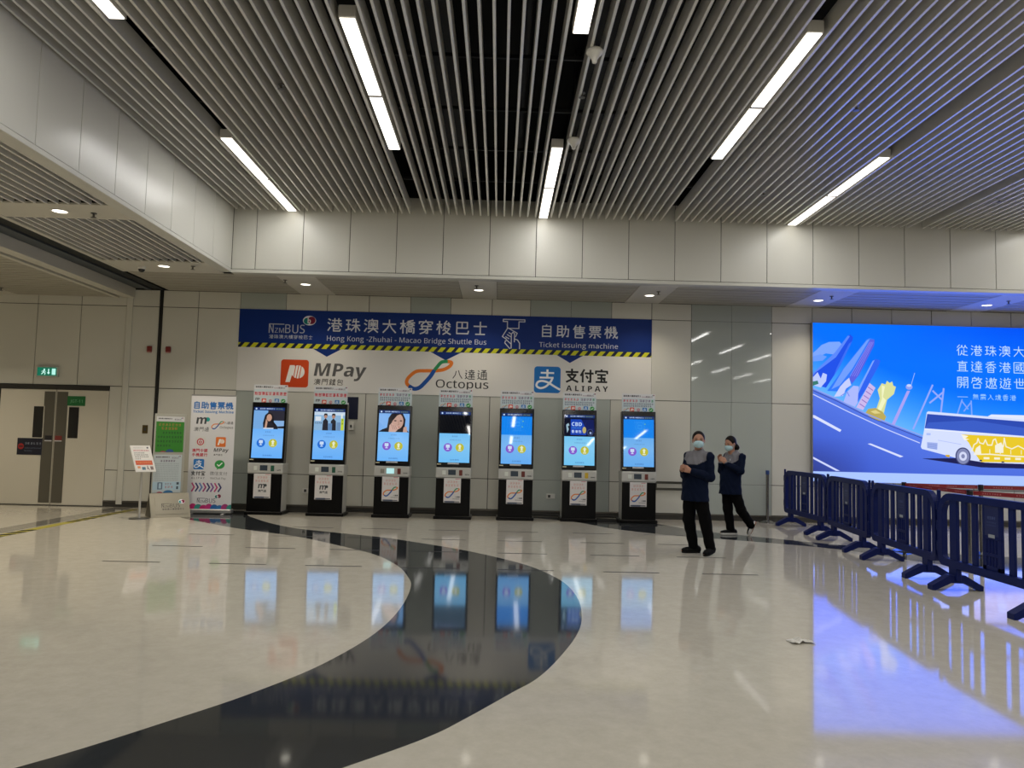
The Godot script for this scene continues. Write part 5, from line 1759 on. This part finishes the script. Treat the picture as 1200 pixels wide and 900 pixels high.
# ---------------------------------------------------------------- people: smooth bodies from tapered limbs on a grid
class Field:
	var lo: Vector3
	var h: float
	var nx: int
	var ny: int
	var nz: int
	var f := PackedFloat32Array()

	func _init(a: Vector3, b: Vector3, cell: float) -> void:
		lo = a
		h = cell
		nx = int(ceil((b.x - a.x) / cell)) + 1
		ny = int(ceil((b.y - a.y) / cell)) + 1
		nz = int(ceil((b.z - a.z) / cell)) + 1
		f.resize(nx * ny * nz)
		f.fill(1.0)

	func near(a: Vector3, b: Vector3) -> Array:
		var p := ((a - lo) / h).floor()
		var q := ((b - lo) / h).ceil()
		return [clampi(int(p.x), 0, nx - 1), clampi(int(p.y), 0, ny - 1), clampi(int(p.z), 0, nz - 1), clampi(int(q.x), 0, nx - 1), clampi(int(q.y), 0, ny - 1), clampi(int(q.z), 0, nz - 1)]

	func put(at: int, d: float, k: float) -> void:
		var o := f[at]
		if k > 0.0 and absf(o - d) < k:
			var g := (k - absf(o - d)) / k
			f[at] = minf(o, d) - g * g * k * 0.25
		elif d < o:
			f[at] = d

	# tapered limb; thin squeezes it along one direction (1 leaves it round)
	func limb(a: Vector3, b: Vector3, ra: float, rb: float, k := 0.02, dir := Vector3.ZERO, thin := 1.0) -> void:
		var m := maxf(ra, rb) + k + 2.0 * h
		var r := near(a.min(b) - Vector3(m, m, m), a.max(b) + Vector3(m, m, m))
		var ab := b - a
		if dir != Vector3.ZERO:
			ab += dir * (ab.dot(dir) * (thin - 1.0))
		var l2 := maxf(ab.length_squared(), 1e-9)
		for z in range(r[2], r[5] + 1):
			for y in range(r[1], r[4] + 1):
				var at: int = nx * (y + ny * z) + r[0]
				for x in range(r[0], r[3] + 1):
					var p := lo + Vector3(x, y, z) * h - a
					if thin != 1.0:
						p += dir * (p.dot(dir) * (thin - 1.0))
					var t := clampf(p.dot(ab) / l2, 0.0, 1.0)
					put(at, (p - ab * t).length() - lerpf(ra, rb, t), k)
					at += 1

	func egg(c: Vector3, rad: Vector3, bas := Basis.IDENTITY, k := 0.01) -> void:
		var m := maxf(rad.x, maxf(rad.y, rad.z)) + k + 2.0 * h
		var r := near(c - Vector3(m, m, m), c + Vector3(m, m, m))
		var inv := bas.transposed()
		for z in range(r[2], r[5] + 1):
			for y in range(r[1], r[4] + 1):
				var at: int = nx * (y + ny * z) + r[0]
				for x in range(r[0], r[3] + 1):
					var p: Vector3 = inv * (lo + Vector3(x, y, z) * h - c)
					var k0 := (p / rad).length()
					var k1 := (p / (rad * rad)).length()
					put(at, (k0 * (k0 - 1.0) / k1) if k1 > 1e-6 else -rad.x, k)
					at += 1

	# keep only the side of a plane that its normal points to
	func keep(p: Vector3, n: Vector3) -> void:
		var at := 0
		for z in nz:
			for y in ny:
				for x in nx:
					f[at] = maxf(f[at], -(lo + Vector3(x, y, z) * h - p).dot(n))
					at += 1

	func mesh_into(b: Mb, paint: Callable) -> void:
		var ids := {}
		var sx := 1
		var sy := nx
		var sz := nx * ny
		var off := [0, sx, sy, sx + sy, sz, sz + sx, sz + sy, sz + sx + sy]
		var pts := PackedVector3Array()
		var nrm := PackedVector3Array()
		for z in nz - 1:
			for y in ny - 1:
				for x in nx - 1:
					var at := x + nx * (y + ny * z)
					var mask := 0
					for j in 8:
						if f[at + off[j]] < 0.0:
							mask |= 1 << j
					if mask == 0 or mask == 255:
						continue
					var s := Vector3.ZERO
					var c := 0
					for j in 8:
						for ax in 3:
							var bit := 1 << ax
							if j & bit:
								continue
							var q := j | bit
							var a: float = f[at + off[j]]
							var d: float = f[at + off[q]]
							if (a < 0.0) == (d < 0.0):
								continue
							var w := Vector3(j & 1, (j >> 1) & 1, (j >> 2) & 1)
							w[ax] += a / (a - d)
							s += w
							c += 1
					var v := s / c
					var g := Vector3.ZERO
					for j in 8:
						var fv: float = f[at + off[j]]
						g += Vector3(fv if j & 1 else -fv, fv if j & 2 else -fv, fv if j & 4 else -fv)
					ids[at] = pts.size()
					pts.append(lo + (Vector3(x, y, z) + v) * h)
					nrm.append(g.normalized())
		for at in ids:
			var x: int = at % nx
			var y: int = (at / nx) % ny
			var z: int = at / (nx * ny)
			for ax in 3:
				var u: int = [sy, sz, sx][ax]
				var w: int = [sz, sx, sy][ax]
				var fwd: int = [sx, sy, sz][ax]
				var a: float = f[at]
				var d: float = f[at + fwd]
				if (a < 0.0) == (d < 0.0):
					continue
				if (ax != 1 and y == 0) or (ax != 2 and z == 0) or (ax != 0 and x == 0):
					continue
				if not (ids.has(at - u) and ids.has(at - w) and ids.has(at - u - w)):
					continue
				var i0: int = ids[at]
				var i1: int = ids[at - u]
				var i2: int = ids[at - u - w]
				var i3: int = ids[at - w]
				for t in [[i0, i1, i2], [i0, i2, i3]]:
					var n0 := b.v.size()
					b.tri(pts[t[0]], pts[t[1]], pts[t[2]], nrm[t[0]], nrm[t[1]], nrm[t[2]])
					if b.colored:
						for j in 3:
							b.c.append(paint.call(b.v[n0 + j]))


const NOPAINT := Color(1, 1, 1)


func plain_paint(_p: Vector3) -> Color:
	return NOPAINT


# a hand on its own fine grid: palm, four fingers and a thumb, bent by curl
func add_hand(b: Mb, wrist: Vector3, reach: Vector3, palm: Vector3, thumb_side: Vector3, curl: float) -> void:
	reach = reach.normalized()
	thumb_side = (thumb_side - reach * thumb_side.dot(reach)).normalized()
	palm = (palm - reach * palm.dot(reach) - thumb_side * palm.dot(thumb_side)).normalized()
	var c := wrist + reach * 0.08
	var fl := Field.new(c - Vector3(0.12, 0.12, 0.12), c + Vector3(0.12, 0.12, 0.12), 0.004)
	fl.limb(wrist - reach * 0.02, wrist + reach * 0.02, 0.022, 0.024, 0.01)
	for j in 4:
		var s := 0.028 - 0.0185 * j
		fl.limb(wrist + reach * 0.01 + thumb_side * s * 0.6, wrist + reach * (0.078 - 0.004 * absf(j - 1.2)) + thumb_side * s, 0.014, 0.0115, 0.012)
		var len_: float = [0.068, 0.076, 0.07, 0.055][j]
		var p := wrist + reach * (0.078 - 0.004 * absf(j - 1.2)) + thumb_side * s
		var ang := 0.0
		var part_len := [0.46, 0.32, 0.26]
		var rr := [0.0095, 0.0088, 0.008, 0.0066]
		for q in 3:
			ang += curl * (0.8 if q == 0 else 1.0)
			var d := reach * cos(ang) + palm * sin(ang)
			var e: Vector3 = p + d * len_ * part_len[q]
			fl.limb(p, e, rr[q], rr[q + 1], 0.004)
			p = e
	var tb := wrist + reach * 0.025 + thumb_side * 0.026
	var td := (reach * 0.75 + thumb_side * 0.5 + palm * 0.35).normalized()
	var t1 := tb + td * 0.036
	var t2 := t1 + (td * 0.8 + palm * 0.3 - thumb_side * 0.25).normalized() * 0.028
	fl.limb(wrist + reach * 0.012 + thumb_side * 0.012, tb, 0.016, 0.013, 0.008)
	fl.limb(tb, t1, 0.0125, 0.0105, 0.006)
	fl.limb(t1, t2, 0.0105, 0.008, 0.004)
	fl.mesh_into(b, plain_paint)


# the head on its own grid; look is where the face points
func add_head(b: Mb, at: Vector3, look: Basis) -> void:
	var fl := Field.new(at - Vector3(0.15, 0.17, 0.15), at + Vector3(0.15, 0.15, 0.15), 0.0045)
	fl.egg(at + look * Vector3(0, 0.025, -0.012), Vector3(0.073, 0.092, 0.09), look, 0.01)
	fl.egg(at + look * Vector3(0, -0.025, 0.018), Vector3(0.062, 0.085, 0.068), look, 0.03)
	fl.limb(at + look * Vector3(-0.02, -0.088, 0.055), at + look * Vector3(0.02, -0.088, 0.055), 0.022, 0.022, 0.03)
	fl.limb(at + look * Vector3(0, 0.012, 0.082), at + look * Vector3(0, -0.03, 0.1), 0.008, 0.013, 0.012)
	for s in [-1.0, 1.0]:
		fl.limb(at + look * Vector3(s * 0.018, 0.024, 0.082), at + look * Vector3(s * 0.045, 0.022, 0.07), 0.006, 0.006, 0.012)
		fl.egg(at + look * Vector3(s * 0.074, -0.005, -0.005), Vector3(0.011, 0.03, 0.018), look, 0.008)
	fl.limb(at + look * Vector3(-0.02, -0.055, 0.08), at + look * Vector3(0.02, -0.055, 0.08), 0.008, 0.008, 0.012)
	fl.limb(at + Vector3(0, -0.06, 0) + look * Vector3(0, 0, -0.015), at + Vector3(0, -0.165, 0) + look * Vector3(0, 0, -0.03), 0.05, 0.052, 0.02)
	fl.mesh_into(b, plain_paint)


func head_extras(t: Node3D, at: Vector3, look: Basis, bun: Vector3) -> void:
	# face mask
	var b := Mb.new()
	var fl := Field.new(at - Vector3(0.14, 0.17, 0.14), at + Vector3(0.14, 0.13, 0.14), 0.0045)
	fl.egg(at + look * Vector3(0, -0.042, 0.05), Vector3(0.064, 0.056, 0.068), look, 0.0)
	fl.limb(at + look * Vector3(0, -0.018, 0.1), at + look * Vector3(0, -0.07, 0.098), 0.016, 0.016, 0.02)
	fl.keep(at + look * Vector3(0, 0.008, 0.05), look * Vector3(0, -1, 0.1))
	fl.keep(at + look * Vector3(0, 0, 0.03), look * Vector3(0, 0, 1))
	fl.mesh_into(b, plain_paint)
	for y in [-0.02, -0.07]:
		for s in [-1.0, 1.0]:
			b.tube([at + look * Vector3(s * 0.06, y, 0.045), at + look * Vector3(s * 0.078, -0.01, -0.002)], [0.0025, 0.0025], 6)
	part(t, "face_mask", b.mesh(), mat("mask cloth", hexc("a9c8cf"), 0.8))
	# hair pulled back into a knot
	var hb := Mb.new()
	var hf := Field.new(at - Vector3(0.17, 0.16, 0.17), at + Vector3(0.17, 0.17, 0.17), 0.005)
	hf.egg(at + look * Vector3(0, 0.032, -0.02), Vector3(0.082, 0.096, 0.095), look, 0.0)
	hf.keep(at + look * Vector3(0, 0.075, 0.048), look * Vector3(0, 0.32, -0.947))
	hf.egg(at + bun, Vector3(0.042, 0.045, 0.04), look, 0.02)
	hf.limb(at + look * Vector3(0, 0.0, -0.09), at + bun, 0.03, 0.03, 0.03)
	hf.mesh_into(hb, plain_paint)
	part(t, "hair", hb.mesh(), mat("black hair", hexc("140f0d"), 0.5, 0.0, 0.25))
	for s in [-1.0, 1.0]:
		var e := Mb.new()
		var ef := Field.new(at + look * Vector3(s * 0.03, 0.012, 0.08) - Vector3(0.03, 0.02, 0.03), at + look * Vector3(s * 0.03, 0.012, 0.08) + Vector3(0.03, 0.03, 0.03), 0.002)
		ef.egg(at + look * Vector3(s * 0.03, 0.010, 0.0775), Vector3(0.0135, 0.0062, 0.008), look, 0.0)
		ef.mesh_into(e, plain_paint)
		part(t, "eye", e.mesh(), mat("dark eye", hexc("1c1512"), 0.2))
		var w := Mb.new()
		w.tube([at + look * Vector3(s * 0.014, 0.030, 0.087), at + look * Vector3(s * 0.032, 0.034, 0.082), at + look * Vector3(s * 0.05, 0.028, 0.069)], [0.0035, 0.004, 0.0025], 6)
		part(t, "eyebrow", w.mesh(), mat("black hair", hexc("140f0d"), 0.5, 0.0, 0.25))


func make_person(label: String, at: Vector3, j: Dictionary) -> void:
	# j holds the joints relative to the point on the floor below the person
	var t := thing("person", label, "person", at)
	var skin := mat("skin", hexc("a87b64"), 0.55)
	var fwd: Vector3 = j.forward
	var side := fwd.cross(Vector3.UP)
	# body
	var b := Mb.new()
	var fl := Field.new(Vector3(-0.45, 0.02, -0.4), Vector3(0.5, 1.42, 0.45), 0.014)
	fl.limb(j.pelvis, j.chest, 0.11, 0.12, 0.03, fwd, 1.3)
	fl.limb(j.chest, j.neck, 0.11, 0.05, 0.04, fwd, 1.2)
	for s in [0, 1]:
		fl.limb(j.shoulder[s], j.elbow[s], 0.042, 0.035, 0.03)
		fl.limb(j.elbow[s], j.wrist[s], 0.035, 0.024, 0.01)
		fl.limb(j.hip[s], j.knee[s], 0.07, 0.048, 0.03)
		fl.limb(j.knee[s], j.ankle[s], 0.046, 0.032, 0.01)
		fl.limb(j.heel[s] + Vector3.UP * 0.03, j.toe[s] + Vector3.UP * 0.025, 0.022, 0.016, 0.02)
	fl.mesh_into(b, plain_paint)
	var look: Basis = j.look
	add_head(b, j.head, look)
	for s in [0, 1]:
		add_hand(b, j.wrist[s] + (j.hand[s] - j.wrist[s]) * 0.25, j.hand[s] - j.wrist[s], j.palm[s], j.thumb[s], j.curl)
	part(t, "body", b.mesh(), skin)
	head_extras(t, j.head, look, j.bun)
	# jacket: navy with a grey yoke and collar
	var jb := Mb.new()
	jb.colored = true
	var jf := Field.new(Vector3(-0.34, 0.55, -0.34), Vector3(0.36, 1.45, 0.38), 0.011)
	jf.limb(j.pelvis + Vector3(0, -0.14, 0), j.pelvis + Vector3(0, 0.12, 0), 0.19, 0.172, 0.03, fwd, 1.15)
	jf.limb(j.pelvis + Vector3(0, 0.1, 0), j.chest, 0.168, 0.165, 0.03, fwd, 1.25)
	jf.limb(j.chest, (j.shoulder[0] + j.shoulder[1]) / 2.0 + Vector3(0, -0.02, 0), 0.165, 0.115, 0.04, fwd, 1.25)
	jf.limb(j.shoulder[0], j.shoulder[1], 0.062, 0.062, 0.05)
	jf.limb((j.shoulder[0] + j.shoulder[1]) / 2.0, j.neck + Vector3(0, 0.025, 0), 0.085, 0.066, 0.03)
	for s in [0, 1]:
		jf.limb(j.shoulder[s], j.elbow[s], 0.068, 0.062, 0.025)
		jf.limb(j.elbow[s], j.wrist[s], 0.062, 0.044, 0.012)
	# cut the hem, the cuffs and the collar
	jf.keep(Vector3(0, j.hem, 0), Vector3.UP)
	jf.keep(j.neck + Vector3(0, 0.05, 0) + fwd * -0.03, (Vector3.DOWN + fwd * -0.35).normalized())
	# folds in the cloth
	var at_ := 0
	for z in jf.nz:
		for y in jf.ny:
			for x in jf.nx:
				var p := jf.lo + Vector3(x, y, z) * jf.h
				jf.f[at_] += 0.003 * sin(p.y * 46.0 + 6.0 * sin(p.x * 14.0 + p.z * 9.0)) + 0.002 * sin(p.x * 60.0 + p.z * 40.0 + p.y * 20.0)
				at_ += 1
	var sh0: Vector3 = j.shoulder[0]
	var sh1: Vector3 = j.shoulder[1]
	var mid := (sh0 + sh1) / 2.0
	var axis := (sh1 - sh0).normalized()
	var half := (sh1 - sh0).length() / 2.0
	var navy := hexc("0c132a").srgb_to_linear()
	var grey := hexc("76757a").srgb_to_linear()
	var yoke: float = j.yoke
	jf.mesh_into(jb, func(p: Vector3) -> Color:
		var across := absf((p - mid).dot(axis))
		var g: bool = p.y > yoke + 0.10 * maxf(0.0, across - half * 0.5) / half and across < half + 0.012
		return grey if g else navy)
	var jm := mat("jacket cloth", Color.WHITE, 0.85, 0.0, 0.3)
	jm.vertex_color_use_as_albedo = true
	var jacket := part(t, "jacket", jb.mesh(), jm)
	jacket.set_meta("label", "navy jacket with grey shoulders")
	bpart(jacket, "badge", j.badge, Vector3(0.022, 0.03, 0.006), mat("badge white", hexc("c8c8cc"), 0.4), 0.001, Basis.looking_at(-fwd))
	# trousers
	var tb := Mb.new()
	var tf := Field.new(Vector3(-0.34, 0.03, -0.34), Vector3(0.46, 0.95, 0.36), 0.012)
	tf.limb(j.pelvis + Vector3(0, -0.02, 0), j.pelvis + Vector3(0, 0.04, 0), 0.125, 0.12, 0.03, fwd, 1.25)
	for s in [0, 1]:
		tf.limb(j.hip[s] + Vector3(0, -0.05, 0), j.knee[s], 0.094, 0.078, 0.03)
		tf.limb(j.knee[s], j.ankle[s], 0.078, 0.064, 0.02)
	var q_ := 0
	for z in tf.nz:
		for y in tf.ny:
			for x in tf.nx:
				var p := tf.lo + Vector3(x, y, z) * tf.h
				tf.f[q_] += 0.003 * sin(p.y * 40.0 + 5.0 * sin(p.x * 12.0 + p.z * 10.0))
				q_ += 1
	tf.keep(Vector3(0, 0.055, 0), Vector3.UP)
	tf.mesh_into(tb, plain_paint)
	part(t, "trousers", tb.mesh(), mat("trouser cloth", hexc("060607"), 0.9, 0.0, 0.25))
	# shoes
	for s in [0, 1]:
		var heel: Vector3 = j.heel[s]
		var toe: Vector3 = j.toe[s]
		var d := (toe - heel).normalized()
		var up := Vector3.UP - d * d.y
		up = up.normalized()
		var sb := Mb.new()
		var sf := Field.new(heel.min(toe) - Vector3(0.08, 0.05, 0.08), heel.max(toe) + Vector3(0.08, 0.16, 0.08), 0.006)
		sf.limb(heel + up * 0.045, toe - d * 0.03 + up * 0.032, 0.042, 0.034, 0.02)
		sf.limb(heel + d * 0.05 + up * 0.035, toe - d * 0.07 + up * 0.03, 0.042, 0.044, 0.02)
		sf.limb(heel + up * 0.05, j.ankle[s] + Vector3(0, -0.01, 0), 0.042, 0.04, 0.02)
		sf.keep(heel + up * (0.018 if j.thick == 0 else 0.032), up)
		sf.mesh_into(sb, plain_paint)
		var shoe := part(t, "shoe", sb.mesh(), mat("shoe " + j.shoe, hexc(j.shoe), 0.7, 0.0, 0.25))
		var ob := Mb.new()
		var of := Field.new(heel.min(toe) - Vector3(0.08, 0.05, 0.08), heel.max(toe) + Vector3(0.08, 0.1, 0.08), 0.005)
		of.limb(heel + up * 0.03, toe - d * 0.035 + up * 0.024, 0.043, 0.037, 0.02)
		of.limb(heel + d * 0.06 + up * 0.028, toe - d * 0.07 + up * 0.024, 0.043, 0.047, 0.02)
		of.keep(heel, up)
		of.keep(heel + up * (0.019 if j.thick == 0 else 0.034), -up)
		of.mesh_into(ob, plain_paint)
		part(shoe, "sole", ob.mesh(), mat("sole " + j.sole, hexc(j.sole), 0.7, 0.0, 0.25))


func build_people() -> void:
	var f1 := Vector3(-0.78, 0, 0.62).normalized()
	make_person("nearer person in navy and grey jacket, masked, facing the camera, hands clasped", Vector3(2.62, 0, -10.3), {
		"forward": f1, "pelvis": Vector3(-0.035, 0.82, 0.0), "chest": Vector3(0.0, 1.14, 0.0), "neck": Vector3(0.005, 1.325, 0.0), "head": Vector3(0.0, 1.475, 0.02),
		"look": Basis.looking_at(Vector3(0.22, 0.06, -0.97)), "bun": Vector3(0.05, -0.02, -0.11),
		"shoulder": [Vector3(-0.085, 1.265, -0.125), Vector3(0.11, 1.265, 0.12)], "elbow": [Vector3(-0.15, 1.02, -0.06), Vector3(0.125, 1.005, 0.14)],
		"wrist": [Vector3(-0.22, 1.08, 0.10), Vector3(-0.12, 1.075, 0.20)], "hand": [Vector3(-0.27, 1.12, 0.185), Vector3(-0.235, 1.11, 0.215)],
		"palm": [Vector3(0.6, 0, 0.5), Vector3(0.3, 0.2, -0.9)], "thumb": [Vector3(0, 1, 0), Vector3(0, 1, 0)], "curl": 0.75,
		"hip": [Vector3(-0.085, 0.80, -0.06), Vector3(0.02, 0.80, 0.06)], "knee": [Vector3(-0.095, 0.44, -0.08), Vector3(0.085, 0.44, 0.06)], "ankle": [Vector3(-0.02, 0.09, -0.13), Vector3(0.15, 0.105, 0.06)],
		"heel": [Vector3(0.04, 0.0, -0.14), Vector3(0.19, 0.028, 0.03)], "toe": [Vector3(-0.18, 0.0, -0.10), Vector3(0.04, 0.0, 0.20)],
		"hem": 0.69, "yoke": 1.165, "badge": Vector3(0.0, 1.20, 0.135), "thick": 0, "shoe": "0c0c0d", "sole": "1a1a1c",
	})
	var f2 := Vector3(-0.9, 0, 0.43).normalized()
	make_person("farther person in navy and grey jacket, masked, looking down at raised hands", Vector3(3.72, 0, -12.5), {
		"forward": f2, "pelvis": Vector3(-0.02, 0.80, 0.0), "chest": Vector3(0.03, 1.11, 0.0), "neck": Vector3(0.03, 1.295, 0.0), "head": Vector3(-0.03, 1.44, 0.02),
		"look": Basis.looking_at(Vector3(0.80, 0.34, -0.5)), "bun": Vector3(0.11, -0.055, -0.03),
		"shoulder": [Vector3(-0.025, 1.235, -0.13), Vector3(0.115, 1.23, 0.125)], "elbow": [Vector3(-0.13, 1.01, -0.10), Vector3(0.075, 1.02, 0.20)],
		"wrist": [Vector3(-0.185, 1.13, 0.04), Vector3(-0.125, 1.125, 0.17)], "hand": [Vector3(-0.215, 1.23, 0.07), Vector3(-0.20, 1.20, 0.14)],
		"palm": [Vector3(0.3, 0, 0.9), Vector3(-0.2, 0.2, -0.9)], "thumb": [Vector3(0.9, 0.1, 0), Vector3(0.8, 0.5, 0)], "curl": 0.35,
		"hip": [Vector3(-0.05, 0.79, -0.07), Vector3(0.02, 0.79, 0.06)], "knee": [Vector3(-0.045, 0.43, -0.06), Vector3(0.13, 0.41, 0.05)], "ankle": [Vector3(0.0, 0.095, -0.05), Vector3(0.285, 0.175, 0.075)],
		"heel": [Vector3(0.06, 0.0, -0.05), Vector3(0.345, 0.185, 0.10)], "toe": [Vector3(-0.17, 0.0, -0.02), Vector3(0.285, 0.0, 0.03)],
		"hem": 0.645, "yoke": 1.13, "badge": Vector3(-0.06, 1.19, 0.11), "thick": 1, "shoe": "141416", "sole": "d6d4ce",
	})
